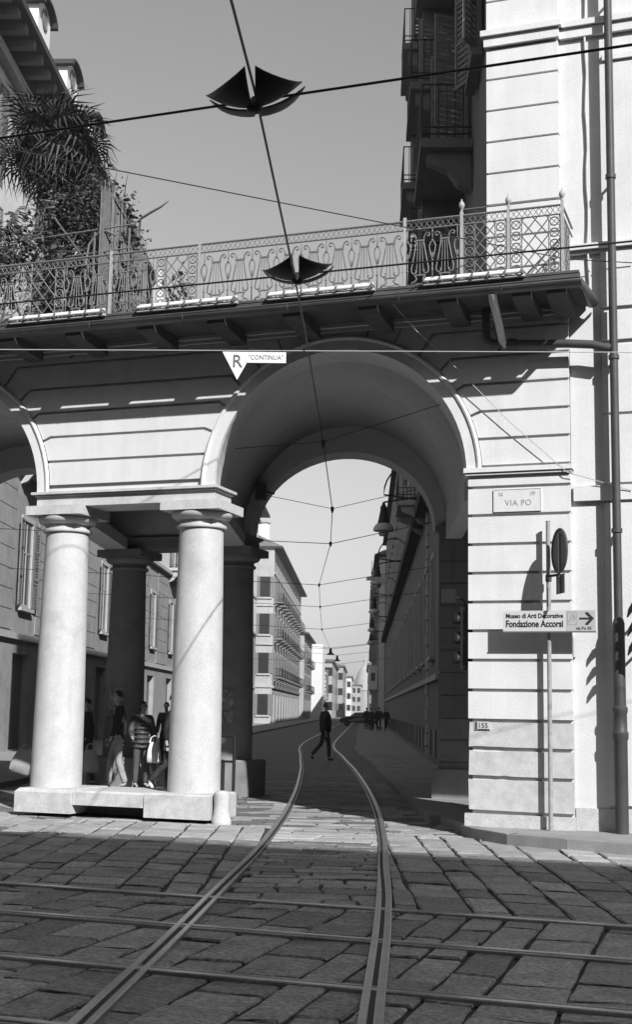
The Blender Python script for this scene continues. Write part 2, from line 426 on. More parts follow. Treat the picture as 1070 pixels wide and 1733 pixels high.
kerbs(right_pavement, [(-4.0, 17.40), (-3.78, 17.06), (-3.2, 16.46), (-2.42, 16.15), (-1.6, 15.94), (3, 15.3), (10, 15.2)], 0.18, 0.118, 1, 1.5)
# flagstones on the pavement behind the arch
rng = random.Random(5); polys = []
for p in rows(SA, 0.2, 3.0, 18.9, 46.0, (0.45, 0.62), (0.5, 0.9), rng):
    q = p
    for i in range(6):
        a, b = inner[i], inner[i + 1]
        ex, ey = b[0] - a[0], b[1] - a[1]; L = math.hypot(ex, ey); A, B = ey / L, -ex / L
        if len(q) > 2: q = clip_poly(q, A, B, A * a[0] + B * a[1] + 0.0)
    if len(q) > 2: q = clip_poly(q, -Rx, -Ry, -2.05)
    if len(q) > 2: polys.append(q)
lay(right_pavement, polys, M_PAVE2, 110, rng, gap=(0.003, 0.006), name='flagstone', base=0.125)
left_pavement = slab('pavement', 'raised stone pavement along the sunlit left side of the street', [S(19, -7.0), S(19, -11.7), S(300, -11.7), S(300, -6.9)][::-1], 0.10, M_PAVE2)
kerbs(left_pavement, [S(300, -6.9), S(60, -7.0), S(20, -7.0)][:3], 0.2, 0.106, -1, 2.4)
island = slab('portico_floor', 'stone floor between the paired columns of the arcade', [(K(-11.0, 18.3), 18.3), (K(-7.75, 18.3), 18.3), (K(-7.75, 23.9), 23.9), (K(-11.0, 23.9), 23.9)], 0.06, M_PAVE2)
cover = MB().box(-0.45, 0.45, -0.09, 0.09, 0, 0.012).build('drain_cover', M_RAIL, None, S(43.2, 1.15, 0.126), SA)
tag(cover, 'narrow bright metal drain cover set in the right pavement', 'drain cover')

# ================================================================== tram tracks
def rail(name, path, bands, parent):
    """bands: (offset0, offset1, z, groove) to the right of the path; an offset may be a function of the point"""
    P = [Vector(p) for p in path]; mb = MB(); groove = MB(); nrm = []
    for i in range(len(P)):
        d = (P[min(i + 1, len(P) - 1)] - P[max(i - 1, 0)]); d.z = 0; d.normalize(); nrm.append(Vector((d.y, -d.x, 0)))
    val = lambda o, p: o(p) if callable(o) else o
    for o0, o1, z, gi in bands:
        tgt = groove if gi else mb; bev = 0.006 if not gi else 0.0; vs = []; n = 6
        for p, q in zip(P, nrm):
            a, b = val(o0, p), val(o1, p)
            for o, zz in [(a, -0.03), (a, z - bev), (a + bev, z), (b - bev, z), (b, z - bev), (b, -0.03)]: vs.append((p.x + q.x * o, p.y + q.y * o, zz))
        fs = [(i * n + k, i * n + k + 1, (i + 1) * n + k + 1, (i + 1) * n + k) for i in range(len(P) - 1) for k in range(n - 1)]
        tgt.add(vs, [f[::-1] for f in fs])
    r = mb.build(name, M_RAIL, parent)
    if groove.v: groove.build('flange_groove', M_RAILD, r)
    return r
def catmull(pts, n=8):
    out = []
    P = [pts[0]] + list(pts) + [pts[-1]]
    for i in range(1, len(P) - 2):
        p0, p1, p2, p3 = [Vector(q) for q in P[i - 1:i + 3]]
        for k in range(n):
            t = k / n; out.append(0.5 * ((2 * p1) + (-p0 + p2) * t + (2 * p0 - 5 * p1 + 4 * p2 - p3) * t * t + (-p0 + 3 * p1 - 3 * p2 + p3) * t ** 3))
    out.append(Vector(pts[-1])); return out
for y0, y1, lab in ((9.13, 10.52, 'straight tram track nearer the arches, along the main road'), (6.08, 7.53, 'straight tram track nearest the viewer, along the main road')):
    tr = thing('tram_track', lab, 'tram track', (-3, (y0 + y1) / 2, 0))
    for yy, sgn in ((y0, 1), (y1, -1)):
        path = [(-62 + i * 4 + 3, yy - (y0 + y1) / 2, 0) for i in range(29)]
        rail('rail', path, [(-0.032, 0.032, 0.012, 0), (0.032, 0.068, -0.001, 1), (0.068, 0.092, 0.010, 0)] if sgn > 0 else
             [(-0.032, 0.032, 0.012, 0), (-0.068, -0.032, -0.001, 1), (-0.092, -0.068, 0.010, 0)], tr)
tr = thing('tram_track', 'curved tram track bending through the arch into the side street', 'tram track')
ctr = [(2.0, -0.82), (5.0, -0.73), (7.0, -0.68), (8.4, -0.63), (10.2, -0.57), (13.3, -0.50), (17, -0.45), (21.5, -0.475), (26.5, -0.59), (31, -0.74), (37.5, -1.0), (43, -1.28), (48, -1.52), (54, -1.85), (60, -2.05), (68, -2.15), (80, -2.15), (112, -2.1), (300, -2.0)]
cl = catmull([S(s, t) for s, t in ctr], 6)
def off(path, o):
    out = []
    for i in range(len(path)):
        d = (path[min(i + 1, len(path) - 1)] - path[max(i - 1, 0)]).normalized(); out.append(path[i] + Vector((d.y, -d.x, 0)) * o)
    return out
def mixw(wide, slim):
    def f(p):
        k = min(1, max(0, (p.y - 10.9) / 3.0)); k = k * k * (3 - 2 * k); return wide + (slim - wide) * k
    return f
for o in (-0.735, 0.735):
    g_ = 1 if o < 0 else -1                                         # the guard lies on the inner side
    e = [(-.068, -.043), (-.014, .024), (.020, .054), (.068, .074)]
    e = [mixw(g_ * a, g_ * b) for a, b in e]
    if g_ > 0: rail('rail', off(cl, o), [(e[0], e[1], .015, 0), (e[1], e[2], .004, 1), (e[2], e[3], .014, 0)], tr)
    else: rail('rail', off(cl, o), [(e[3], e[2], .014, 0), (e[2], e[1], .004, 1), (e[1], e[0], .015, 0)], tr)
# ================================================================== arcade across the side street
ZC, RI, RO = 4.87, 1.91, 2.12                 # springing height, arch radius, outer radius of the archivolt
CM, CLF = -5.83, -12.65                       # centres of the middle and the left arch
arc = thing('arcade', 'pale rusticated stucco arcade with round arches spanning the side street', 'arcade', (0, 0, 0))
def arch_wall(y0, y1, spans, xl, xr, ri, ztop, rz=None):
    """wall above springing height with round openings; spans are the centres"""
    prof = [(xl, ZC)]
    for c in spans:
        for k in range(33):
            a = math.pi - math.pi * k / 32; prof.append((c + ri * math.cos(a), ZC + (rz or ri) * math.sin(a)))
    prof.append((xr, ZC))
    mb = MB(); n = len(prof); dx = SH * (y1 - y0)
    vs = [(x, y0, z) for x, z in prof] + [(x, y0, ztop) for x, z in prof] + [(x + dx, y1, z) for x, z in prof] + [(x + dx, y1, ztop) for x, z in prof]
    fs = []
    for i in range(n - 1):
        fs += [(i, i + 1, n + i + 1, n + i), (2 * n + i + 1, 2 * n + i, 3 * n + i, 3 * n + i + 1), (i + 1, i, 2 * n + i, 2 * n + i + 1)]
    fs += [(0, n, 3 * n, 2 * n), (n - 1, 2 * n + n - 1, 3 * n + n - 1, 2 * n - 1)]
    mb.add(vs, fs); return mb
arch_wall(YF + 0.05, YF + 0.62, (CLF, CM), -18.2, -2.503, RI, 7.10).build('wall', M_STUC2, arc)
YR = 22.65
w = arch_wall(YR, YR + 0.65, (K(CLF, YR), K(CM, YR)), K(-18.2, YR), 3.0, 1.77, 7.10, 1.50).build('rear_wall', M_VAULT, arc)
# vaults over both passages and the ceiling over the column pairs
for c in (CLF, CM):
    mb = MB(); y0, y1 = YF + 0.64, YR - 0.01; n = 25; rv = 2.03
    vs = []
    for y in (y0, y1):
        for k in range(n):
            a = math.pi - math.pi * k / (n - 1); vs.append((K(c, y) + rv * math.cos(a), y, ZC + rv * math.sin(a)))
    mb.add(vs, [(k, n + k, n + k + 1, k + 1) for k in range(n - 1)], True)
    o = mb.build('vault', M_VAULT, arc)
    so_ = o.modifiers.new('thickness', 'SOLIDIFY'); so_.thickness = 0.04; so_.offset = 1
MB().box(-10.65, -7.83, YF + 0.64, YR - 0.01, 6.4, 6.5, sh=YF).build('ceiling', M_VAULT, arc)
# rusticated courses of the spandrels: each block its own piece
GAP = 0.021
def arc_pt(c, side, phi, r=RO + 0.01): return (c + side * r * math.cos(phi), ZC + r * math.sin(phi))
JOINTS = [(ZC + 0.09, None), (5.35, None), (5.74, R(22.5)), (6.13, R(34)), (6.52, R(44.5)), (6.91, R(55))]
def phi_of(z, ph): return ph if ph is not None else math.asin(min(1, (z - ZC) / (RO + 0.01)))
def half_joint(c, side, z, ph, dz):
    """points of a joint at one end, from the arch outwards: on the arch, then where the joint turns level"""
    p = phi_of(z, ph) + (dz / RO if ph is not None else 0)
    zz = z + dz
    if ph is None: p = math.asin((zz - ZC) / (RO + 0.01)); return p, [arc_pt(c, side, p)]
    a = arc_pt(c, side, p); bx = c + side * (zz - ZC) / math.tan(p)
    return p, [a, (bx, zz)]
def spandrel(ca, cb, xr=None):
    tops = JOINTS + [(7.098, R(66))]
    for k in range(len(JOINTS)):
        z0, p0 = tops[k]; z1, p1 = tops[k + 1]
        d0 = GAP; d1 = -GAP if k < len(JOINTS) - 1 else 0.0
        pa0, ja0 = half_joint(ca, 1, z0, p0, d0); pa1, ja1 = half_joint(ca, 1, z1, p1, d1)
        poly = list(ja0)                                              # left end of the lower joint
        if xr is None:
            pb0, jb0 = half_joint(cb, -1, z0, p0, d0); pb1, jb1 = half_joint(cb, -1, z1, p1, d1)
            poly += jb0[::-1]
            for q in range(1, 5): poly.append(arc_pt(cb, -1, pb0 + (pb1 - pb0) * q / 5))
            poly += jb1
        else: poly += [(xr, z0 + d0), (xr, z1 + d1)]
        poly += ja1[::-1]
        for q in range(4, 0, -1): poly.append(arc_pt(ca, 1, pa0 + (pa1 - pa0) * q / 5))
        MB().vprism(poly, YF, YF + 0.06).build('course', M_STUC, arc)
spandrel(CLF, CM); spandrel(CM, None, -2.5)
for c in (CLF, CM):                                                  # short wedge stones above each arch
    ed = [R(66), R(78), R(90), R(102), R(114)]
    for a0, a1 in zip(ed[:-1], ed[1:]):
        b0, b1 = a0 + GAP / RO, a1 - GAP / RO
        poly = [(c + (RO + .01) * math.cos(b0 + (b1 - b0) * q / 4), ZC + (RO + .01) * math.sin(b0 + (b1 - b0) * q / 4)) for q in range(5)]
        poly += [(c + (7.098 - ZC) / math.tan(b1), 7.098), (c + (7.098 - ZC) / math.tan(b0), 7.098)]
        MB().vprism(poly, YF, YF + 0.06).build('course', M_STUC, arc)
    mb = MB(); n = 40; vs = []
    for r, y in ((RI, YF - 0.012), (RO - 0.06, YF - 0.012), (RO - 0.06, YF + 0.055), (RI, YF + 0.055)):
        for k in range(n + 1):
            a = math.pi * k / n; vs.append((c + r * math.cos(a), y, ZC + r * math.sin(a)))
    fs = [(j * (n + 1) + k, ((j + 1) % 4) * (n + 1) + k, ((j + 1) % 4) * (n + 1) + k + 1, j * (n + 1) + k + 1) for j in range(4) for k in range(n)]
    mb.add(vs, [f[::-1] for f in fs], True); av = mb.build('archivolt', M_STUC, arc)
    MB().tube([(c + (RO - 0.03) * math.cos(math.pi * k / 40), YF - 0.012, ZC + (RO - 0.03) * math.sin(math.pi * k / 40)) for k in range(41)], 0.034, 8).build('roll_moulding', M_STUC, av)
# right hand pier
pier_x0, pier_x1 = -3.90, -2.50
MB().box(pier_x0 + 0.05, pier_x1 - 0.003, YF + 0.05, YF + 0.95, 0.0, ZC - 0.003).build('pier_core', M_STUC2, arc)
zs = [0.30, 0.75, 1.13, 1.505, 1.905, 2.305, 2.70, 3.09, 3.485, 3.88, 4.28, 4.67, 4.855]
rr = random.Random(2)
for k in range(len(zs) - 1):
    z0, z1 = zs[k] + GAP, zs[k + 1] - GAP
    if k == 11: z1 = zs[k + 1]
    low = k < 3
    mb = MB()
    if low:                                                           # worn bare stone: chipped edges
        nx = 14; fr = []; vs = []; fs = []
        for i in range(nx + 1):
            x = pier_x0 + (pier_x1 - pier_x0) * i / nx
            e = 1.0 if i < 6 else 0.3
            vs.append((x + (rr.uniform(0, .012) if i == 0 else 0), YF, z0 + rr.uniform(0, .012) * e)); vs.append((x + (rr.uniform(0, .02) if i == 0 else 0), YF, z1 - rr.uniform(0, .022) * e))
        m_ = len(vs)
        vs += [(x, YF + 0.93, z) for x, y, z in vs]
        for i in range(nx): fs += [(2 * i, 2 * i + 2, 2 * i + 3, 2 * i + 1), (2 * i + 2, 2 * i, m_ + 2 * i, m_ + 2 * i + 2), (2 * i + 1, 2 * i + 3, m_ + 2 * i + 3, m_ + 2 * i + 1)]
        fs += [(1, m_ + 1, m_, 0), (2 * nx, m_ + 2 * nx, m_ + 2 * nx + 1, 2 * nx + 1)]
        mb.add(vs, fs)
    else: mb.box(pier_x0, pier_x1, YF, YF + 0.93, z0, z1)
    mb.build('course', M_PSTONE if low else M_STUC, arc)
MB().box(pier_x0 - 0.045, pier_x1 + 0.012, YF - 0.03, YF + 1.0, 0.0, 0.30 - GAP).build('plinth', M_PSTONE, arc)
mb = MB().box(pier_x0 - 0.05, pier_x1 + 0.04, YF - 0.075, YF + 1.0, ZC + 0.0, ZC + 0.065).box(pier_x0 - 0.03, pier_x1 + 0.02, YF - 0.05, YF + 0.98, ZC - 0.035, ZC - 0.002)
mb.build('impost', M_STUC, arc)
# rear right pier: rusticated, in shade
rp0 = K(CM, YR) + 1.86
for k in range(len(zs) - 1):
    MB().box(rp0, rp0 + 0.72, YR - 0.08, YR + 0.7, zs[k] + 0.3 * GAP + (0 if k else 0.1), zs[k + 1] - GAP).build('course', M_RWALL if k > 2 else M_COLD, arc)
MB().box(rp0 + 0.03, rp0 + 0.70, YR - 0.05, YR + 0.67, 0, ZC - 0.01).build('pier_core', M_JOINT, arc)
MB().box(rp0 - 0.10, rp0 + 0.8, YR - 0.16, YR + 0.75, 0.0, 0.62).build('plinth', M_COLD, arc)
MB().box(rp0 - 0.06, rp0 + 0.78, YR - 0.13, YR + 0.72, ZC - 0.05, ZC + 0.04).build('impost', M_RWALL, arc)

MB().box(CM + 1.96, CM + 2.25, YF + 1.0, YR - 0.14, 4.66, ZC + .25, sh=YF).build('side_wall', M_VAULT, arc)
# columns in pairs
def column(x, y, mcol, label, group, base_z):
    t = thing('column', label, 'column', (x, y, 0), 0, group)
    prof = []
    h = 4.25 - base_z
    for k in range(13):
        f = k / 12; prof.append((0.388 - 0.058 * f ** 1.4, base_z + h * f))
    MB().lathe(prof, 40).build('shaft', mcol, t)
    MB().lathe([(0.338, 4.252), (0.372, 4.262), (0.380, 4.285), (0.372, 4.308), (0.340, 4.318), (0.340, 4.375), (0.365, 4.382), (0.42, 4.40), (0.452, 4.44), (0.462, 4.475), (0.458, 4.497)], 40).build('capital', mcol, t)
    a = MB(); a.box(-0.475, 0.475, -0.475, 0.475, 4.50, 4.64); a.build('abacus', mcol, t)
    return t
YCOL = YF + 0.34
c_lab = [('sunlit stone column standing on the left end of the low stone plinth', -10.37), ('sunlit stone column beside the stone bollard', -8.07)]
for lab, x in c_lab: column(x, YCOL, M_COLM, lab, 'columns of the arcade', 0.385)
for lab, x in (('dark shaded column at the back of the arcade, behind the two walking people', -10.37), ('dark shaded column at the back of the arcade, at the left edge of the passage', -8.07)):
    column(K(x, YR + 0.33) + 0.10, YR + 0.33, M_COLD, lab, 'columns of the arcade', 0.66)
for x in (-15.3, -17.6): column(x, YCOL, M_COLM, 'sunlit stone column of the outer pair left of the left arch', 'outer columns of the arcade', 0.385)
for x in (-15.3, -17.6): column(K(x, YR + 0.33) + 0.10, YR + 0.33, M_COLD, 'dark rear column of the outer pair left of the left arch', 'outer rear columns of the arcade', 0.66)
# architraves carried by the pairs
def architrave(x0, x1, y0, y1, m):
    MB().box(x0, x1, y0, y1, 4.642, 4.80).build('architrave', m, arc)
    o = MB().box(x0 - 0.03, x1 + 0.03, y0 - 0.035, y1 + 0.03, 4.802, 4.83).box(x0 - 0.07, x1 + 0.07, y0 - 0.075, y1 + 0.06, 4.83, 4.868); o.build('architrave_cornice', m, arc)
for x0 in (-10.75, -18.0):
    x1 = x0 + 3.01
    architrave(x0, x1, YF + 0.02, YF + 0.66, M_COLM)
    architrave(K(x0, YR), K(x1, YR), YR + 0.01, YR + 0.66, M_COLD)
    for xx in (x0 + 0.02, x1 - 0.50):
        MB().box(xx, xx + 0.48, YF + 0.68, YR - 0.02, 4.643, 4.86, sh=YF).build('cross_beam', M_VAULT, arc)
# plinth blocks under the pair and the stone bollard
pl = thing('column_plinth', 'long low worn granite plinth under the two sunlit columns', 'plinth', (-9.2, YCOL, 0))
def block(mb, x0, x1, y0, y1, z0, z1, b=0.03):
    vs = []
    for z, i in ((z0, 0), (z1 - b, 0), (z1, b)):
        vs += [(x0 + i, y0 + i, z), (x1 - i, y0 + i, z), (x1 - i, y1 - i, z), (x0 + i, y1 - i, z)]
    fs = [(3, 2, 1, 0)] + [(j * 4 + k, j * 4 + (k + 1) % 4, j * 4 + 4 + (k + 1) % 4, j * 4 + 4 + k) for j in range(2) for k in range(4)] + [(8, 9, 10, 11)]
    return mb.add(vs, fs)
block(MB(), -1.50, -0.55, -0.62, 0.62, 0.04, 0.385, 0.05).build('block', M_PSTONE, pl)
block(MB(), -0.545, 0.62, -0.58, 0.60, 0.17, 0.38, 0.03).build('block', M_PSTONE, pl)
block(MB(), 0.625, 1.64, -0.60, 0.40, 0.04, 0.388, 0.025).build('block', M_PSTONE, pl)
MB().box(-0.5, 0.6, -0.2, 0.58, 0.02, 0.168).build('footing', M_MORT, pl)
for x in (-15.3, -17.6): tag(block(MB(), x - .6, x + .6, YCOL - .6, YCOL + .6, 0.0, 0.385, 0.04).build('column_plinth', M_PSTONE), 'square granite plinth under an outer column left of the left arch', 'plinth', 'outer plinths')
for x, e in ((-10.37, 'behind the walking people'), (-8.07, 'at the left edge of the passage')):
    kx = K(x, YR + 0.33) + 0.10
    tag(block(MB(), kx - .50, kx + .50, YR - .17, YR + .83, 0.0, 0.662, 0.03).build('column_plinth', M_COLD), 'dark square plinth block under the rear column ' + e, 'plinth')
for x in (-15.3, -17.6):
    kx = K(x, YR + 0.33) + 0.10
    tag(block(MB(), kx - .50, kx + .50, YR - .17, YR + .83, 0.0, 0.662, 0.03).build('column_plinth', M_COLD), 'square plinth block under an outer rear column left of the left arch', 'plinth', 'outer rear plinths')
bo = MB().lathe([(0.145, -0.02), (0.14, 0.05), (0.118, 0.12), (0.110, 0.25), (0.118, 0.36), (0.112, 0.415), (0.08, 0.445), (0.0, 0.452)], 20).build('bollard', M_PSTONE, None, (-7.43, 17.30, 0))
tag(bo, 'short worn stone bollard at the right end of the column plinth', 'bollard')

# ------------------------------------------------------------------ terrace slab, brackets, gutter
ter = thing('terrace', 'flat terrace slab over the arcade with stone brackets and a metal gutter', 'terrace', (0, 0, 0))
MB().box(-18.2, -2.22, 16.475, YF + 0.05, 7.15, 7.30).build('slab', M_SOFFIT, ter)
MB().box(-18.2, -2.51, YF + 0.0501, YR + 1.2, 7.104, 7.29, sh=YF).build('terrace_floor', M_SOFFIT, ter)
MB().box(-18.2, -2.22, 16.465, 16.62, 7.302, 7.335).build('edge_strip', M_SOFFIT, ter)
MB().box(-18.2, -2.48, YF - 0.05, YF + 0.02, 7.04, 7.148).box(-18.2, -2.46, YF - 0.10, YF - 0.05, 7.095, 7.148).build('bed_moulding', M_STUC2, ter)
xs = [-18.0 + 1.135 * k for k in range(14)] + [-3.0, -2.50]
xs = [x for x in [-16.5, -15.4, -14.25, -13.1, -12.0, -10.85, -9.70, -8.50, -7.38, -6.22, -5.10, -3.98, -2.98, -2.52]]
cm = MB(); W_ = 0.13
pr_ = [(YF - 0.05, 6.96), (YF - 0.05, 7.148), (16.47, 7.148), (16.47, 7.05), (16.62, 7.02), (16.95, 6.99)]
n = len(pr_)
cm.add([(-W_, y, z) for y, z in pr_] + [(W_, y, z) for y, z in pr_], [tuple(range(n)), tuple(range(2 * n - 1, n - 1, -1))] + [((i + 1) % n, i, n + i, n + (i + 1) % n) for i in range(n)])
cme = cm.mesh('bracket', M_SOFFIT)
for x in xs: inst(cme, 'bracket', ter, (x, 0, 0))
def half_gutter(path, r, m, name, parent):
    mb = MB(); P = [Vector(p) for p in path]; n = 9; vs = []
    for i, p in enumerate(P):
        d = (P[min(i + 1, len(P) - 1)] - P[max(i - 1, 0)]).normalized(); nn = Vector((d.y, -d.x, 0))
        sc_ = 1.0
        if 0 < i < len(P) - 1:
            d1 = (P[i] - P[i - 1]).normalized(); sc_ = 1 / max(0.5, d1.dot(d))
        for k in range(n):
            a = -math.pi * k / (n - 1); vs.append(p + nn * (r * sc_ * math.cos(a)) + Vector((0, 0, r * math.sin(a))))
    fs = [(i * n + k, i * n + k + 1, (i + 1) * n + k + 1, (i + 1) * n + k) for i in range(len(P) - 1) for k in range(n - 1)]
    mb.add(vs, fs, True); o = mb.build(name, m, parent)
    s_ = o.modifiers.new('thickness', 'SOLIDIFY'); s_.thickness = 0.012; s_.offset = 0
    # rolled outer bead
    MB().tube([p + Vector((((P[1] - P[0]).normalized()).y, -((P[1] - P[0]).normalized()).x, 0)) * r for p in P[:2]], 0.014, 6).build('gutter_bead', m, o)
    return o
half_gutter([(-18.2, 16.335, 7.16), (-2.17, 16.335, 7.16), (-2.17, 17.38, 7.19)], 0.095, M_GUT, 'gutter', ter)
for x in [-17, -15.5, -14, -12.4, -10.9, -9.3, -7.8, -6.2, -4.6, -3.2]:
    MB().tube([(x, 16.335 + 0.10 * math.cos(a), 7.16 + 0.10 * math.sin(a)) for a in [-math.pi * k / 8 for k in range(9)]], 0.008, 4).build('gutter_strap', M_GUT, ter)
# waste pipe from the gutter to the downpipe
wp = thing('waste_pipe', 'bent metal pipe leading from the gutter outlet to the wall downpipe', 'pipe', (-3.3, 17.2, 6.6))
o_ = Vector((-3.3, 17.2, 6.6))
MB().tube([Vector(p) - o_ for p in [(-3.34, 16.34, 7.08), (-3.34, 16.42, 6.99), (-3.35, 16.85, 6.80), (-3.36, 17.10, 6.66), (-3.33, 17.2, 6.60)]], 0.055, 10).build('spout', M_PIPEL, wp)
MB().tube([Vector(p) - o_ for p in [(-3.60, 17.18, 7.12), (-3.60, 17.18, 6.80), (-3.58, 17.18, 6.70), (-3.50, 17.18, 6.645), (-3.36, 17.18, 6.62), (-2.50, 17.2, 6.565), (-2.15, 17.22, 6.53), (-1.92, 17.24, 6.46)]], 0.058, 10).build('run', M_PIPE, wp)
MB().tube([Vector(p) - o_ for p in [(-3.30, 17.19, 6.62), (-3.18, 17.19, 6.612)]], 0.075, 10).build('collar', M_PIPE, wp)
MB().tube([Vector(p) - o_ for p in [(-3.52, 17.34, 7.1), (-3.44, 17.34, 6.55)]], 0.016, 5).build('bracket', M_PIPE, wp)
# pairs of white light tubes lying along the terrace edge
for x0, x1, lab in ((-10.75, -9.18, 'pair of long white light tubes at the left end of the terrace edge'), (-8.60, -7.06, 'pair of long white light tubes on the terrace edge, second from the left'),
                    (-6.55, -5.02, 'pair of long white light tubes on the terrace edge below the lyre railing'), (-4.28, -2.95, 'pair of long white light tubes at the right end of the terrace edge')):
    t = thing('light_tube', lab, 'light tube', ((x0 + x1) / 2, 16.43, 7.36), 0, 'light tubes on the terrace edge'); L = (x1 - x0) / 2
    for dy, dz in ((-0.04, 0.0), (0.05, 0.052)):
        MB().tube([(-L, dy, dz), (L, dy, dz)], 0.020, 8).build('tube', M_TUBE, t)
    for k in range(7):
        x = -L + 2 * L * k / 6
        MB().box(x - 0.012, x + 0.012, -0.075, 0.09, -0.03, 0.028).build('clip', M_IRON, t)
    MB().box(-L - .03, L + .03, -0.02, 0.06, -0.058, -0.03).build('batten', M_SIGNG, t)
# ================================================================== terrace railing
ZB = 7.36; YRL = 16.56
ral = thing('railing', 'ornate wrought iron terrace railing of lyres, rings and lattice above the arcade', 'railing', (0, YRL, ZB))
def lyre():
    m = MB(); r = 0.012
    for s in (-1, 1):
        m.tube([(s * x, 0, z) for x, z in [(.052, .63), (.070, .54), (.092, .42), (.115, .31), (.133, .235), (.128, .185), (.10, .16), (.068, .168), (.055, .195), (.072, .213)]], r, 5)
        m.tube([(s * x, 0, z) for x, z in [(.055, .63), (.062, .68), (.085, .725), (.118, .742), (.146, .725), (.146, .692), (.122, .682), (.112, .703)]], r * 0.9, 5)
        m.tube([(s * .03, 0, .63), (s * .052, 0, .18)], 0.0065, 4)
        m.tube([(s * x, 0, z) for x, z in [(.075, .135), (.060, .105), (.045, .085), (.075, .055), (.115, .04), (.145, .0)]], r, 5)
        m.tube([(s * .14, 0, .045), (-s * .10, 0, 0.0)], 0.005, 4)
    m.tube([(0, 0, .63), (0, 0, .15)], 0.008, 4)
    m.box(-.072, .072, -.012, .012, .622, .644); m.box(-.085, .085, -.012, .012, .13, .148)
    return m.mesh('lyre', M_IRON)
def spindle():
    m = MB(); m.tube([(0, 0, 0), (0, 0, .45)], 0.010, 5); m.tube([(0, 0, .60), (0, 0, .80)], 0.008, 5)
    for s in (-1, 1): m.tube([(s * x, 0, z) for x, z in [(.004, .36), (.022, .42), (.040, .50), (.043, .545), (.028, .59), (.004, .615)]], 0.010, 5)
    for z, q in ((.20, .017), (.62, .018), (.34, .014)): m.lathe([(.004, z - q), (q, z - q * .4), (q, z + q * .4), (.004, z + q)], 8)
    return m.mesh('spindle', M_IRON)
def ring_panel(w):
    m = MB(); h = 0.80; b = 0.15
    for cx_ in (-w / 2 + b / 2, w / 2 - b / 2):
        for k in range(5):
            z = 0.09 + k * 0.155
            m.tube([(cx_ + .058 * math.cos(a), 0, z + .058 * math.sin(a)) for a in [2 * math.pi * q / 12 for q in range(12)]], 0.010, 4, closed=True)
            m.tube([(cx_ - .07, 0, z - .07), (cx_ + .07, 0, z + .07)], 0.005, 4); m.tube([(cx_ + .07, 0, z - .07), (cx_ - .07, 0, z + .07)], 0.005, 4)
        for xx in (cx_ - b / 2, cx_ + b / 2): m.tube([(xx, 0, 0), (xx, 0, h)], 0.007, 4)
    x0, x1 = -w / 2 + b, w / 2 - b; wd = x1 - x0; st = wd / 2
    def diag(sg):
        z = -wd
        while z < h:
            a = [(x0, z), (x1, z + wd * 1.25)] if sg > 0 else [(x1, z), (x0, z + wd * 1.25)]
            (xa, za), (xb, zb) = a
            def at(zz): f = (zz - za) / (zb - za); return xa + (xb - xa) * f
            p = (xa, za) if za >= 0 else (at(0), 0.0); q = (xb, zb) if zb <= h else (at(h), h)
            if q[1] > p[1] + 0.01: m.tube([(p[0], 0, p[1]), (q[0], 0, q[1])], 0.009, 4)
            z += wd * 0.62
    diag(1); diag(-1)
    return m.mesh('ring_panel', M_IRON)
ly, sp = lyre(), spindle()
def post(x, fin=True, y=0.0):
    m = MB(); m.box(x - .02, x + .02, y - .02, y + .02, -0.06, 0.98); o = m.build('post', M_IRONL, ral)
    if fin:
        MB().lathe([(.012, .0), (.02, .01), (.014, .03), (.034, .06), (.042, .09), (.034, .125), (.012, .15), (.01, .17), (.002, .185)], 12).build('finial', M_IRONL, o, (x, y, 0.98))
def lyres(x0, x1, n):
    d = (x1 - x0) / n
    for k in range(n):
        inst(ly, 'lyre', ral, (x0 + d * (k + .5), 0, 0), 0, (d / 0.38, 1, 1))
        inst(sp, 'spindle', ral, (x0 + d * k, 0, 0))
    inst(sp, 'spindle', ral, (x1, 0, 0))
lyres(-16.9, -10.70, 16)
inst(ring_panel(0.72), 'ring_panel', ral, (-10.30, 0, 0)); lyres(-9.90, -9.18, 2); post(-9.15, False); lyres(-9.08, -8.45, 2)
inst(ring_panel(0.66), 'ring_panel', ral, (-8.06, 0, 0)); post(-7.70, False)
lyres(-7.62, -4.62, 8); post(-4.6, False); lyres(-4.56, -3.86, 2); post(-3.80)
rpm = ring_panel(0.58); rpn = ring_panel(0.66)
inst(rpm, 'ring_panel', ral, (-3.48, 0, 0)); post(-3.16); inst(rpn, 'ring_panel', ral, (-2.80, 0, 0)); post(-2.44)
for k in range(2): inst(rpm, 'ring_panel', ral, (-2.44, 0.32 + 0.0 * k, 0), R(90)) if k == 0 else None
for zz, rr_ in ((0.0, .012), (0.80, .012), (0.925, .016)):
    MB().tube([(-17, 0, zz), (-2.44, 0, zz)], rr_, 6).build('rail', M_IRON, ral)
    MB().tube([(-2.44, 0, zz), (-2.44, 0.9, zz)], rr_, 6).build('rail', M_IRON, ral)
MB().tube([(-3.8, 0, 1.01), (-2.44, 0, 1.01)], 0.009, 5).build('rail', M_IRON, ral)
m = MB(); x = -17.0
while x < -2.5:
    m.tube([(x, 0, .81), (x + .075, 0, .92), (x + .15, 0, .81)], 0.006, 4); m.tube([(x, 0, .92), (x + .075, 0, .81), (x + .15, 0, .92)], 0.006, 4); x += .15
m.build('frieze', M_IRON, ral)

# ================================================================== right hand corner building
rb = thing('corner_building', 'tall pale corner house with rusticated corner strip to the right of the arcade', 'building', (0, 0, 0))
YW = 17.50
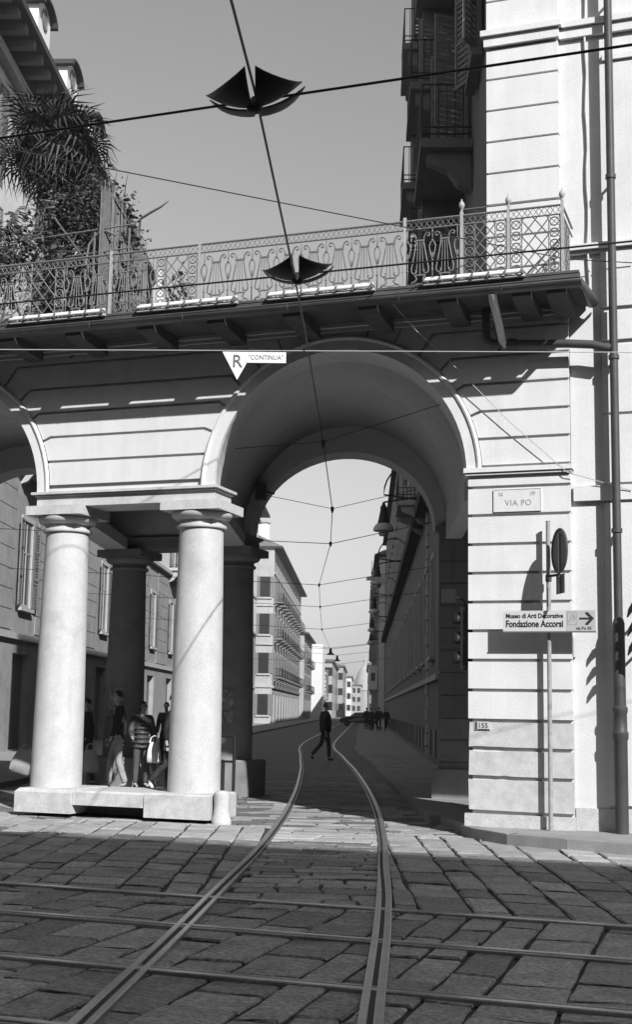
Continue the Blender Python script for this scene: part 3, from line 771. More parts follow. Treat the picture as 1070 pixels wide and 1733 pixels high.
# front wall: bay with the next arcade arch at the right edge of the view
CR = 0.33
prof = [(-2.499, ZC)] + [(CR + 1.93 * math.cos(math.pi - math.pi * k / 24), ZC + 1.93 * math.sin(math.pi - math.pi * k / 24)) for k in range(25)] + [(6.0, ZC)]
mb = MB(); n = len(prof)
vs = [(x, YW, z) for x, z in prof] + [(x, YW, 7.3) for x, z in prof] + [(x, YW + .6, z) for x, z in prof] + [(x, YW + .6, 7.3) for x, z in prof]
fs = []
for i in range(n - 1): fs += [(i, i + 1, n + i + 1, n + i), (2 * n + i + 1, 2 * n + i, 3 * n + i, 3 * n + i + 1), (i + 1, i, 2 * n + i, 2 * n + i + 1)]
mb.add(vs, fs); mb.box(-2.499, CR - 1.93, YW, YW + .6, 0.0, ZC); mb.box(CR + 1.93, 6.0, YW, YW + .6, 0.0, ZC); mb.box(6.0, 22, YW, YW + .6, 0, 7.3)
mb.build('front_wall', M_STUC, rb)
p_ = [(-3.60, YW + 0.01), (60, YW + 0.01), (60, 34), tuple(S(36, 1.70)[:2])]
MB().prism(p_, 7.301, 24.0).build('upper_wall', M_STUC, rb)
P0 = Vector((-3.60, YW, 0)); P1 = S(36, 1.70)
# street side skin of the upper storeys: shade put into its dark tone
p2 = [(-3.603, YW + 0.03), tuple((P0 + S(0.45, 0.0))[:2])]
side = MB(); e = Vector((-Rx, -Ry, 0)) * 0.012
q = [P0 + e + S(0.05, 0), P1 + e]
side.add([(q[0].x, q[0].y, 7.302), (q[1].x, q[1].y, 7.302), (q[1].x, q[1].y, 24), (q[0].x, q[0].y, 24)], [(0, 1, 2, 3)])
side.build('side_shade_skin', M_RTRIM, rb)
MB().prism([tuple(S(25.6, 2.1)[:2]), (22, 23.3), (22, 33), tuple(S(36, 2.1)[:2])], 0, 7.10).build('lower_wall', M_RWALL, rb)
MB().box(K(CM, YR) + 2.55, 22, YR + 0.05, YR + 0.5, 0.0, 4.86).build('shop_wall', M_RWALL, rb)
MB().box(-2.45, 22, YF + 0.66, YR + 0.1, 7.0, 7.28).build('passage_ceiling', M_VAULT, rb)
ty = [(CR + 1.94 * math.cos(math.pi * k / 24), ZC + 1.94 * math.sin(math.pi * k / 24)) for k in range(25)]
MB().vprism(ty, YW + .42, YW + .50).build('sun_block_infill', M_STUC2, rb)  # added infill that keeps sun through this arch off the rear pier
MB().box(CR - 1.93, CR + 1.93, YW + .38, YW + .54, ZC - .10, ZC - .001).build('sun_block_bar', M_STUC2, rb)  # bar added below the sun-blocking infill
# base stone of the front wall
MB().box(-2.485, CR - 1.95, YW - 0.022, YW + 0.02, 0.0, 0.40).build('plinth', M_PSTONE, rb)
# raised courses right of the downpipe
for z0, z1, x1 in ((0.45, 4.40, CR - 1.95), (4.68, 5.6, CR - 1.98), (5.64, 6.57, CR - 1.75), (6.65, 7.04, 6.0), (7.12, 7.92, 6.0)):
    MB().box(-2.06, x1, YW - 0.045, YW + 0.01, z0, z1).build('course', M_STUC, rb)
MB().box(-2.46, CR - 1.90, YW - 0.07, YW + 0.01, 4.44, 4.64).build('string_course', M_STUC, rb)
MB().box(-2.58, 22, YW - 0.10, YW + 0.009, 7.95, 8.03).box(-2.58, 22, YW - 0.05, YW + 0.009, 7.90, 7.948).build('string_course', M_STUC, rb)
# corner strip of the upper storeys
zz = [7.30, 7.78, 8.25, 8.73, 9.205, 9.68, 10.155, 10.63, 11.10]
for k in range(len(zz) - 1):
    MB().box(-3.63, -2.60, YF, YW + 0.02, zz[k] + GAP * 0.8, zz[k + 1] - GAP * 0.8).build('course', M_STUC, rb)
zz = [11.36, 11.84, 12.32, 12.80, 13.28]
for k in range(len(zz) - 1): MB().box(-3.63, -2.60, YF, YW + 0.02, zz[k] + (GAP * 0.8 if k else 0), zz[k + 1] - GAP * 0.8).build('course', M_STUC, rb)
MB().box(-3.615, -2.62, YF + 0.045, YW + 0.02, 7.3, 11.1).box(-3.615, -2.62, YF + 0.045, YW + 0.02, 11.36, 13.3).build('strip_core', M_STUC2, rb)
for (x0, x1, yb) in ((-3.63, -2.60, YF), (-2.598, 22, YW)):
    MB().box(x0 - (0.07 if x0 < -3 else 0), x1 + (0.06 if x0 < -3 else 0), yb - 0.10, YW + 0.02, 11.27, 11.355).box(x0 - (.03 if x0 < -3 else 0), x1 + (.02 if x0 < -3 else 0), yb - 0.055, YW + 0.02, 11.12, 11.268).build('cornice', M_STUC, rb)
MB().box(-2.0, 22, YW - 0.03, YW + 0.02, 10.72, 10.80).build('string_course', M_STUC, rb)
# balconies and tall windows on the street side
rot_s = math.atan2(Dy, Dx)                     # local x along the street, local y towards its left
def side_loc(s, t, z): return S(s, t, z)
def balcony(parent, s0, length, t, z, out, sgn, mslab, mir, nb=9, brackets=2, ch_=.85):
    """sgn=+1: wall on the right of the street (balcony reaches left)"""
    b = bpy.data.objects.new('balcony', None); COL.objects.link(b); b.parent = parent
    b.location = S(s0, t, z); b.rotation_euler.z = rot_s
    f = sgn
    def bx(name, x0, x1, y0, y1, z0, z1, m):
        ya, yb = sorted((f * y0, f * y1)); return MB().box(x0, x1, ya, yb, z0, z1).build(name, m, b)
    bx('slab', 0, length, 0.0, out, -0.16, 0.0, mslab); bx('slab_edge', -.03, length + .03, 0.0, out + .03, -0.06, -0.01, mslab) if False else None
    for k in range(brackets):
        x = 0.25 + (length - .5) * k / max(1, brackets - 1)
        pr = [(0, -.165), (0, -ch_), (out * .25, -ch_ * .88), (out * .45, -ch_ * .6), (out * .85, -ch_ * .42), (out * .85, -.165)]
        vs = [(x - .11, f * y, zz_) for y, zz_ in pr] + [(x + .11, f * y, zz_) for y, zz_ in pr]; nn = len(pr)
        MB().add(vs, [tuple(range(nn)), tuple(range(2 * nn - 1, nn - 1, -1))] + [((i + 1) % nn, i, nn + i, nn + (i + 1) % nn) for i in range(nn)]).build('console', mslab, b)
    m = MB(); H = 0.95
    for (xa, ya, xb, yb) in ((0.02, 0, 0.02, out - .03), (0.02, out - .03, length - .02, out - .03), (length - .02, out - .03, length - .02, 0)):
        for zz_ in (0.08, 0.20, H): m.tube([(xa, f * ya, zz_), (xb, f * yb, zz_)], 0.016, 4)
        L = math.hypot(xb - xa, yb - ya); k = max(2, int(L / 0.13))
        for i in range(k + 1):
            q = i / k; m.tube([(xa + (xb - xa) * q, f * (ya + (yb - ya) * q), 0.0), (xa + (xb - xa) * q, f * (ya + (yb - ya) * q), H)], 0.009, 4)
    m.build('balustrade', mir, b)
    return b
WIN_CACHE = {}
def win_parts(h, w, sgn, shut, mtrim, openang, rec):
    key = (h, w, sgn, shut.name if shut else '', mtrim.name, openang, rec)
    if key in WIN_CACHE: return WIN_CACHE[key]
    f = sgn; parts = []
    def bx(m, x0, x1, y0, y1, za, zb):
        ya, yb = sorted((f * y0, f * y1)); return m.box(x0, x1, ya, yb, za, zb)
    parts.append(('pane', bx(MB(), -w / 2, w / 2, -0.03 - rec, 0.012 - rec, 0, h).mesh('pane', M_GLASS)))
    m = MB()
    for x0, x1, za, zb in ((-w / 2, -w / 2 + .06, 0, h), (w / 2 - .06, w / 2, 0, h), (-.035, .035, .08, h - .07), (-w / 2 + .06, w / 2 - .06, h - .07, h), (-w / 2 + .06, w / 2 - .06, 0, .08), (-w / 2 + .06, -.036, h * .62, h * .62 + .05), (.036, w / 2 - .06, h * .62, h * .62 + .05)):
        bx(m, x0, x1, -rec, 0.035 - rec, za, zb)
    parts.append(('frame', m.mesh('frame', M_SHUTL)))
    m = MB()
    bx(m, -w / 2 - .16, -w / 2, 0, .05, -.05, h + .16); bx(m, w / 2, w / 2 + .16, 0, .05, -.05, h + .16); bx(m, -w / 2, w / 2, 0, .05, h, h + .16)
    parts.append(('surround', m.mesh('surround', mtrim)))
    parts.append(('sill', bx(MB(), -w / 2 - .22, w / 2 + .22, 0, 0.16, -.17, -.052).mesh('sill', mtrim)))
    if shut:
        for sg in (-1, 1):
            m = MB(); nl = int(h / 0.10); sw = w / 2; a = openang
            ca, sa_ = math.cos(a), math.sin(a)
            def pt(u, d, z): return (sg * (w / 2 + .02 + u * ca - d * sa_), f * (0.06 + u * sa_ + d * ca), z)
            def bar(u0, u1, d0, d1, za, zb):
                m.add([pt(u, d, z) for z in (za, zb) for u, d in ((u0, d0), (u1, d0), (u1, d1), (u0, d1))], [(3, 2, 1, 0), (4, 5, 6, 7), (0, 1, 5, 4), (1, 2, 6, 5), (2, 3, 7, 6), (3, 0, 4, 7)])
            bar(0, .05, 0, .04, 0, h); bar(sw - .05, sw, 0, .04, 0, h)
            for q in (0, h / 3, 2 * h / 3, h - .06): bar(.05, sw - .05, 0, .04, q, q + .06)
            st = h / nl
            for q in range(nl): bar(.05, sw - .05, .012, .022, q * st, q * st + st * .6)
            parts.append(('shutter', m.mesh('shutter', shut)))
    WIN_CACHE[key] = parts; return parts
def side_window(parent, s, t, z0, h, w, sgn, shut, mtrim, openang=0.10, rec=0.0):
    """tall window with frame, panes, sill and two shutters; on a wall of the side street"""
    b = bpy.data.objects.new('window', None); COL.objects.link(b); b.parent = parent
    b.location = S(s, t, z0); b.rotation_euler.z = rot_s
    for nm, me in win_parts(h, w, sgn, shut, mtrim, openang, rec): inst(me, nm, b)
    return b
for s0 in (20.4, 25.8, 31.1):
    for z in (11.0, 14.75, 18.5):
        if project(S(s0, 1.7, z)) is None: continue
        balcony(rb, s0, 2.6, 1.69, z, 0.85, 1, M_RTRIM, M_BLACK)
        side_window(rb, s0 + 1.3, 1.687, z + 0.02, 2.5, 1.1, 1, M_SHUT, M_RTRIM, 1.2)
for z in (11.6, 15.3): side_window(rb, 19.1, 1.687, z, 2.2, 0.9, 1, M_SHUT, M_RTRIM, 0.5)
# small things on the front wall
dp = thing('downpipe', 'long grey metal downpipe with a thick iron foot on the right hand wall', 'downpipe', (-1.88, YW - 0.22, 0))
MB().tube([(0, 0, 24), (0, 0, 2.85), (0.02, 0, 2.7)], 0.056, 12).build('pipe', M_PIPE, dp)
MB().lathe([(0.085, 0.10), (0.088, 1.28), (0.10, 1.30), (0.104, 1.38), (0.088, 1.40), (0.086, 1.62), (0.098, 1.64), (0.098, 1.70), (0.078, 1.72), (0.078, 2.78), (0.062, 2.84)], 14).build('iron_foot', M_PIPE, dp)
for z in (4.0, 6.35, 8.9, 11.6, 14): MB().lathe([(.05, -.03), (.072, -.028), (.072, .028), (.05, .03)], 12, (0, 0, z)).box(-.015, .015, 0.04, .25, z - .015, z + .015).build('clamp', M_PIPE, dp)
cd = MB().tube([(-2.22 + 0.012 * math.sin(k * 1.7), YW - 0.03, 7.2 + k * 0.28) for k in range(30)], 0.017, 6).build('cable_conduit', M_PIPEL)
tag(cd, 'thin pale wavy conduit running up the wall beside the downpipe', 'conduit')
# marble street plaque
pq = thing('street_plaque', 'white marble street name plaque reading VIA PO on the pier', 'street sign', (-3.215, YF, 4.475))
block_ = MB(); block_.box(-.315, .315, -.016, -.001, -.145, .145).build('slab', M_MARB, pq)
fr_ = MB()
for a in ((-.325, .325, .147, .158), (-.325, .325, -.158, -.147), (-.327, -.317, -.146, .146), (.317, .327, -.146, .146)): fr_.box(a[0], a[1], -.022, -.001, a[2], a[3])
fr_.build('rim', M_MARB, pq)
put_text('VIA PO', 0.112, M_INKL, pq, (-.17, -.0175, -.075), width=0.95, space=1.12)
put_text('XII', 0.075, M_INKL, pq, (-.26, -.0175, .06), width=0.7); put_text('159', 0.075, M_INKL, pq, (.165, -.0175, .06), width=0.7)
hn = thing('house_number', 'small enamel house number plate low on the pier', 'number plate', (-3.705, YF, 1.43))
MB().box(-.105, .105, -.015, -.001, -.055, .055).build('plate', M_SIGNG, hn)
MB().box(-.095, -.07, -.018, -.0152, -.05, .05).box(-.06, .095, -.018, -.0152, -.052, -.042).build('border', M_INK, hn)
put_text('155', 0.095, M_INK, hn, (-.062, -.0175, -.028), width=1.0)
# sign post
sp_ = thing('sign_post', 'slim grey metal sign post in front of the pier', 'sign post', (-2.78, 17.255, 0.11))
MB().tube([(0, 0, 0), (0, 0, 4.03)], 0.030, 10).build('pole', M_POLE, sp_)
MB().lathe([(.032, 0), (.034, .01), (.0, .02)], 10, (0, 0, 4.03)).build('cap', M_POLE, sp_)
rd = thing('round_sign', 'round traffic sign seen from its dark back with a plate below', 'road sign', (-2.576, 16.95, 3.71))
ang = math.atan2(-.47, -.88)                   # direction the seen back faces
disc = MB(); nn = 28
disc.add([(0.012 * k_, .29 * math.cos(2 * math.pi * k / nn), .29 * math.sin(2 * math.pi * k / nn)) for k_ in (-.5, .5) for k in range(nn)],
         [tuple(range(nn - 1, -1, -1)), tuple(range(nn, 2 * nn))] + [(k, (k + 1) % nn, nn + (k + 1) % nn, nn + k) for k in range(nn)])
disc.build('disc', mat('sign_back', 0.10, 0.6, var=0.1, scale=6), rd, None, ang)
MB().tube([(0.012, .29 * math.cos(2 * math.pi * k / nn), .29 * math.sin(2 * math.pi * k / nn)) for k in range(nn)], 0.012, 5, closed=True).build('rim', mat('sign_back', .1), rd, None, ang)
MB().box(-.006, .006, -.15, .15, -.56, -.31).build('plate', mat('sign_back', .1), rd, None, ang)
MB().box(.006, .022, -.018, .018, -.56, .22).build('stay', M_POLE, rd, None, ang)
MB().tube([(-.204, .30, -.33), (-.18, .05, -.33), (0.0, 0.0, -.31)], 0.018, 6).tube([(-.204, .305, -.37), (-.204, .305, -.28)], 0.042, 8).build('clamp', M_PIPE, rd)
ms = thing('museum_sign', 'long pale museum direction sign with an arrow on the sign post', 'direction sign', (-2.765, 17.15, 2.81))
MB().box(-.605, .605, -.012, .012, -.135, .135).build('panel', M_MUS, ms)
MB().box(.235, .605, -.0155, -.0122, -.135, .135).build('arrow_field', M_MUSG, ms)
MB().box(-.61, .61, -.02, .03, -.152, -.136).build('edge', M_INKG, ms)
put_text('Museo di Arti Decorative', 0.084, M_INK, ms, (-.565, -.0135, .040), bold=0.0022, fit=.755)
put_text('Fondazione Accorsi', 0.125, M_INK, ms, (-.565, -.0135, -.078), bold=0.0035, fit=.755)
put_text('via Po 55', 0.052, M_INK, ms, (.355, -.0165, -.115), width=1.05, bold=.001)
aw = MB().vprism([(.40, -.004 + .02), (.40, .036 + .004), (.53, .040), (.47, .10), (.505, .115), (.59, .028), (.505, -.06), (.47, -.045), (.53, .016)], -.0185, -.0157); aw.build('arrow', M_INK, ms)
lg = MB()
for a in ((.248, .365, .108, .113), (.248, .365, -.055, -.050), (.248, .253, -.05, .108), (.360, .365, -.05, .108)): lg.box(a[0], a[1], -.0172, -.0157, a[2], a[3])
lg.tube([(.325 + .02 * math.cos(2 * math.pi * k / 12), -.0165, .03 + .022 * math.sin(2 * math.pi * k / 12)) for k in range(12)], .004, 4, closed=True)
lg.tube([(.265, -.0165, -.02), (.30, -.0165, .075), (.33, -.0165, .085), (.345, -.0165, .03)], .004, 4); lg.build('emblem', M_INKL, ms)
MB().box(-.045, .015, .012, .10, -.05, .05).build('bracket', M_PIPE, ms)
# signal heads on the inner side of the pier
tl = thing('traffic_light', 'black traffic signal heads with visors on the dark side of the pier', 'traffic light', (-3.93, 17.62, 2.62))
MB().box(-.10, 0.02, -.12, .12, -.44, .42).build('housing', M_BLACK, tl)
for k in range(3):
    z = -.29 + k * .27
    v = MB(); nn = 12
    a_ = [math.pi * (-.15 + 1.3 * q / (nn - 1)) for q in range(nn)]
    v.add([(-.10, .10 * math.cos(t_), z + .10 * math.sin(t_)) for t_ in a_] + [(-.22, .095 * math.cos(t_), z - .02 + .10 * math.sin(t_)) for t_ in a_], [(q, q + 1, nn + q + 1, nn + q) for q in range(nn - 1)], True)
    o = v.build('visor', M_BLACK, tl); s_ = o.modifiers.new('t', 'SOLIDIFY'); s_.thickness = .008
    MB().lathe([(.09, 0), (.085, .012), (.05, .025), (0, .03)], 14).build('lens', M_GLASS, tl, (-.10, 0, z)).rotation_euler.y = R(-90)
MB().tube([(-.02, 0, .40), (-.08, -.04, .52), (-.20, -.08, .55)], .014, 6).build('arm', M_BLACK, tl)
MB().box(-.36, -.18, -.16, -.02, .47, .66).build('repeater', M_BLACK, tl)
# unseen shape added off frame to cast a pronged shadow on the wall
ib = thing('shadow_caster', 'unseen three pronged shape added right of the downpipe to cast a shadow', 'bracket', (-1.42, YW, 2.75))
MB().box(-.14, .10, -.62, -.58, -.30, .42).build('plate', M_BLACK, ib)  # plate and arm are parts of the added shadow caster
MB().tube([(0, 0.0, .3), (0, -.6, .3)], .02, 6).tube([(0, 0.0, -.1), (0, -.6, -.1)], .02, 6).build('arm', M_BLACK, ib)
for k in range(3):
    z = .30 - k * .24
    MB().tube([(-.12, -.6, z), (-.20, -.6, z - .04), (-.27, -.6, z - .13), (-.31, -.6, z - .22)], [.06, .05, .032, .008], 8).build('shadow_prong', M_BLACK, ib)
# ================================================================== houses of the side street
def bands(s0, t, sgn, depth, specs):
    """wall made of piers and spandrels; specs: (sa, sb, za, zb, [opening centres], width, [(z0,z1) of the openings])"""
    mb = MB()
    def bx(a, b, z0, z1):
        if b - a < 1e-4 or z1 - z0 < 1e-4: return
        ya, yb = sorted((0.0, -sgn * depth)); mb.box(a - s0, b - s0, ya, yb, z0, z1)
    for sa, sb, za, zb, cs, w, rows_ in specs:
        edges = [sa]
        for c in cs: edges += [c - w / 2, c + w / 2]
        edges.append(sb)
        for i in range(0, len(edges), 2): bx(edges[i], edges[i + 1], za, zb)
        for c in cs:
            z = za
            for r0, r1 in rows_:
                bx(c - w / 2, c + w / 2, z, r0); z = r1
            bx(c - w / 2, c + w / 2, z, zb)
    return mb
def street_house(name, label, s0, s1, t, sgn, ztop, m, win_s, floors, shut, mtrim, shops=None, shop_w=2.2, back=9.0, eave=0.85, rec=0.2, wh=2.6, ww=1.2, roof_h=2.6, openang=0.10, group=None, mlow=None):
    h = thing(name, label, 'building', S(s0, t), rot_s, group)
    L = s1 - s0; f = sgn
    rows_ = [(z, z + (wh if not isinstance(z, tuple) else 0)) for z in floors]
    specs = [(s0, s1, 0, 3.9, shops or [], shop_w, [(0.12, 3.3)] if shops else []), (s0, s1, 3.9, ztop, win_s, ww, rows_)]
    if mlow:
        zsplit = 9.4; lo = [r for r in rows_ if r[0] < zsplit]; hi = [r for r in rows_ if r[0] >= zsplit]
        bands(s0, t, sgn, 0.5, [specs[0], (s0, s1, 3.9, zsplit, win_s, ww, lo)]).build('wall', mlow, h)
        bands(s0, t, sgn, 0.5, [(s0, s1, zsplit, ztop, win_s, ww, hi)]).build('upper_wall', m, h)
    else: bands(s0, t, sgn, 0.5, specs).build('wall', m, h)
    ya, yb = sorted((-f * 0.52, -f * back))
    MB().box(0, L, ya, yb, 0, ztop).build('rear_block', M_MORT if shops else m, h)
    for wv in (0.0, L):                                              # gable ends in the wall's own render
        ya, yb = sorted((-f * 0.501, -f * back)); x0 = wv - 0.01 if wv == 0 else wv - 0.003
        MB().box(x0, x0 + 0.013, ya, yb, 0.0, ztop).build('gable', m, h)
    ya, yb = sorted((f * eave, -f * back))
    MB().box(-.3, L + .3, ya, yb, ztop + .001, ztop + .22).build('eave', M_EAVE, h)
    x0, x1 = -.25, L + .25; y0, y1, ym = f * (eave - .05), -f * (back - .05), -f * (back - eave) / 2
    MB().add([(x0, y0, ztop + .222), (x1, y0, ztop + .222), (x1, y1, ztop + .222), (x0, y1, ztop + .222), (x0 + 2, ym, ztop + roof_h), (x1 - 2, ym, ztop + roof_h)],
             [(0, 1, 5, 4), (2, 3, 4, 5), (1, 2, 5), (3, 0, 4), (3, 2, 1, 0)]).build('roof', M_ROOF, h)
    def local(o, s, z): o.location = (s - s0, 0, z); o.rotation_euler.z = 0
    for c in win_s:
        for z in floors:
            b = side_window(h, 0, 0, 0, wh, ww, sgn, shut, mtrim, openang, rec); local(b, c, z)
    if shops:
        for c in shops:
            ya, yb = sorted((-f * .30, -f * .26)); d = MB().box(c - s0 - shop_w / 2, c - s0 + shop_w / 2, ya, yb, .12, 3.3).build('shop_shutter', M_SHUT, h)
            mm = MB()
            for k in range(22):
                z = .16 + k * .142; ya, yb = sorted((-f * .26, -f * .235)); mm.box(c - s0 - shop_w / 2 + .02, c - s0 + shop_w / 2 - .02, ya, yb, z, z + .10)
            mm.build('slat', M_SHUT, d)
    return h
def local_balcony(h, s0, c, length, z, out, sgn, mslab=M_TRIM, mir=M_BLACK, ch_=.85):
    b = balcony(h, 0, length, 0, 0, out, sgn, mslab, mir, ch_=ch_); b.location = (c - length / 2 - s0, 0, z); b.rotation_euler.z = 0; return b
# left near house
ws1 = [30.3 + 6.77 * k for k in range(16)]
l1 = street_house('corner_house', 'long sunlit house with shutters on the left side of the street, dormers on its roof', 21.2, 139.5, -11.6, -1, 22.2, M_LWALL,
                  ws1, [4.9, 9.9, 14.0, 17.9], M_SHUT, M_TRIM, shops=[c for c in ws1], wh=2.9, ww=1.3, eave=1.25, mlow=M_LLOW, rec=0.03)
cm_ = {}
for k in range(15):                                                  # rusticated courses between the first floor windows
    a, b = ws1[k] + 1.55, ws1[k + 1] - 1.55
    for j in range(8):
        z = 4.05 + j * 0.66
        if (0, 0) not in cm_: cm_[(0, 0)] = MB().box(0, 6.77 - 3.1, -0.03, 0.002, 0, 0.63).mesh('course', M_LLOW)
        if k < 9: inst(cm_[(0, 0)], 'course', l1, (a - 21.2, 0, z))
MB().box(0, 118.3, -.22, -.001, 9.35, 9.55).box(0, 118.3, -.12, -.001, 3.75, 3.95).build('string_course', M_TRIM, l1)
for k in (2, 3, 5, 7, 9, 11, 13): local_balcony(l1, 21.2, ws1[k], 2.6, 9.8, 0.95, -1)
for k in (4, 8, 12): local_balcony(l1, 21.2, ws1[k], 2.6, 13.9, 0.9, -1)
for s in (34.4, 38.2, 42.2, 46.2):                             # white dormers with a round window and a curved roof
    x = s - 21.2
    d = bpy.data.objects.new('dormer', None); COL.objects.link(d); d.parent = l1; d.location = (x, -1.20, 22.43)
    pr = [(-.75, 0), (.75, 0), (.75, .85)] + [(.75 * math.cos(a), .85 + .38 * math.sin(a)) for a in [math.pi * q / 8 for q in range(1, 8)]] + [(-.75, .85)]
    MB().vprism(pr, -.0, 2.6).build('cheek', M_WHITEW, d)
    rf = [(.95 * math.cos(a), 0.87 + .44 * math.sin(a)) for a in [math.pi * q / 8 for q in range(9)]] + [(.76 * math.cos(a), 0.87 + .385 * math.sin(a)) for a in [math.pi * q / 8 for q in range(8, -1, -1)]]
    MB().vprism(rf, -.22, 2.7).build('roof', M_EAVE, d)
    MB().lathe([(.34, 0), (.36, .03), (.30, .05), (0.29, .01), (.0, .01)], 18).build('window', M_SHUT, d, (0, -.0, .72)).rotation_euler.x = R(90)
mo = MB().box(-.14, .14, -1.05, 0, -.26, -.01).mesh('modillion', M_RTRIM)
for k in range(56): inst(mo, 'modillion', l1, (8 + k * .95, -.02, 22.2))
MB().box(0, 118.3, -.30, -.001, 21.45, 21.8).box(0, 118.3, -.10, -.001, 13.2, 13.4).build('string_course', M_TRIM, l1)
# left far house with rows of balconies
ws2 = [143.5 + 5.2 * k for k in range(11)]
l2 = street_house('balcony_house', 'sunlit house with three rows of balconies far down the left side', 140, 201, -9.8, -1, 18.9, M_LWALL2, ws2, [5.2, 9.4, 13.4], M_SHUT, M_TRIM, shops=ws2[::1], wh=2.6, ww=1.2, eave=0.9)
for z in (5.1, 9.3, 13.3):
    for c in ws2: local_balcony(l2, 140, c, 2.2, z, .9, -1, M_RTRIM, M_BLACK, .5)
MB().box(0, 61, -.15, -.001, 3.85, 4.1).box(0, 61, -.12, -.001, 16.1, 16.3).build('string_course', M_TRIM, l2)
for c in ws2: MB().box(c - 140 - .5, c - 140 + .5, -.03, -.001, 16.9, 17.9).build('attic_window', M_GLASS, l2)
gw = MB().box(-.07, -.012, -.55, .55, 0, 2.2).mesh('window', M_GLASS); gs = MB().box(-.16, -.012, -.75, .75, -.2, -.02).mesh('sill', M_TRIM); gt = MB().box(-.10, -.072, -1.15, -.56, 0, 2.2).box(-.10, -.072, .56, 1.15, 0, 2.2).mesh('shutter', M_SHUT)
for z in (1.0, 5.4, 9.6, 13.6):
    for y in (.95, 3.6):
        o = inst(gw, 'window', l2, (0, y, z)); inst(gs, 'sill', o); inst(gt, 'shutter', o)
MB().box(-.14, -.012, 0, 6, 3.9, 4.2).box(-.14, -.012, 0, 6, 8.4, 8.6).box(-.14, -.012, 0, 6, 12.6, 12.8).build('band', M_TRIM, l2)
l3 = street_house('low_house', 'lower house with balconies beyond the balcony house on the left', 201.6, 232, -9.2, -1, 13.2, M_LWALL2, [206 + 5 * k for k in range(5)], [4.6, 8.8], M_SHUT, M_TRIM, wh=2.4, eave=.7)
for z in (4.5, 8.7):
    for k in range(5): local_balcony(l3, 201.6, 206 + 5 * k, 2.0, z, .8, -1, M_RTRIM, M_BLACK, .5)
ch = thing('chimney', 'pale rooftop chimney on the balcony house', 'chimney', S(146, -11.5, 18.9))
MB().box(-.5, .5, -.5, .5, 0, 3.6).build('stack', M_WHITEW, ch); MB().box(-.62, .62, -.62, .62, 3.6, 3.8).build('cap', M_TRIM, ch)
wb = tag(MB().box(-1.9, 1.9, 0, 14, 0, 13.4).build('white_block', M_WHITEW, None, S(236, -9.3), SA), 'plain white gable wall of a block at the end of the left row', 'building')
def far_block(s, t, w, d, h, m, label, nf=4, nw=4):
    b = thing('far_house', label, 'building', S(s, t), SA)
    MB().box(-w / 2, w / 2, 0, d, 0, h).build('wall', m, b)
    MB().box(-w / 2 - .4, w / 2 + .4, -.4, d, h + .01, h + .5).build('roof', M_ROOF, b)
    me = MB().box(-.55, .55, -.06, -.005, 0, 1.7).mesh('window', M_GLASS); me2 = MB().box(.005, .06, -.55, .55, 0, 1.7).mesh('window', M_GLASS)
    for i in range(nf):
        for j in range(nw):
            inst(me, 'window', b, (-w / 2 + w * (j + .5) / nw, 0, 1.6 + i * (h - 1) / nf))
            inst(me2, 'window', b, (w / 2 if t < 0 else -w / 2 - .065, d * (j + .5) / nw, 1.6 + i * (h - 1) / nf))
    return b
far_block(266, -8.6, 4.4, 60, 11.4, M_LWALL2, 'distant grey house carrying a tall upright sign', 3, 5)
vs_ = thing('upright_sign', 'tall upright sign board with pale letters on a distant house', 'sign', S(265, -7.6, 3.5), SA)
MB().box(-.55, .55, -.25, -.05, 0, 6.2).build('board', M_INKG, vs_)
for k, chx in enumerate('ALBERGO'): put_text(chx, .8, M_SIGN, vs_, (-.3, -.26, 5.2 - k * .82))
far_block(330, -7.6, 5, 60, 12.5, M_LWALL2, 'pale distant house past the upright sign', 3, 4)
far_block(395, -6.6, 6, 60, 11.5, M_WHITEW, 'bright distant house at the far end of the street', 3, 4)
far_block(470, -4.2, 7, 40, 10.5, M_LWALL2, 'hazy house closing the far end of the street', 3, 4)
dm = thing('domed_tower', 'hazy pointed tower at the far end of the street', 'tower', S(560, 0.8), SA)
MB().lathe([(5, 0), (5, 10), (5.3, 10.2), (5.0, 11), (4.4, 14), (3.2, 17.5), (1.7, 20), (.8, 21), (.7, 23), (.1, 24.5)], 20).build('dome', M_LWALL2, dm)
# right hand houses beyond the corner
ws = [39.5 + 4.4 * k for k in range(19)]
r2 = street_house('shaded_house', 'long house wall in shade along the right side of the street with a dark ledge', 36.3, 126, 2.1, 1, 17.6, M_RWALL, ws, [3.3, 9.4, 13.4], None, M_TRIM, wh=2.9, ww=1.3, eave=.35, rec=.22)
MB().box(0, 89.7, .001, .42, 8.15, 8.55).build('ledge', M_EAVE, r2); MB().box(0, 89.7, .001, .10, 2.50, 2.66).build('string_course', M_TRIM, r2)
for k in range(34):
    s = 38 + 2.6 * k; MB().box(s - 36.3 - .3, s - 36.3 + .3, .001, .03, .3, 1.1).build('cellar_window', M_GLASS, r2)
qm = MB().box(0, .5, .001, .09, 0, .34).mesh('quoin', M_RWALL2); qn = MB().box(.1, .4, .001, .06, 0, .34).mesh('quoin', M_RWALL2)
for k in range(20): inst(qm if k % 2 else qn, 'quoin', r2, (42.2 - 36.3, 0, .15 + k * .40))
balcony_b = local_balcony(r2, 36.3, 45.5, 3.0, 8.75, 1.0, 1)
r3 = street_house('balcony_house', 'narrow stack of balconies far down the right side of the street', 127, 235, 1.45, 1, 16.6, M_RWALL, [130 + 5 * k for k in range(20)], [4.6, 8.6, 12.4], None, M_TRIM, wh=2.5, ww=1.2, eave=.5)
for z in (4.5, 8.5, 12.3, 15.4):
    for k in range(10): local_balcony(r3, 127, 130 + 5 * k, 2.6, z, .75, 1)
MB().box(-.03, -.011, -.6, -.005, 0.0, 16.5).build('painted_sun_strip', M_WHITEW, r3)  # white strip paints sunlight onto the near end of the dark house
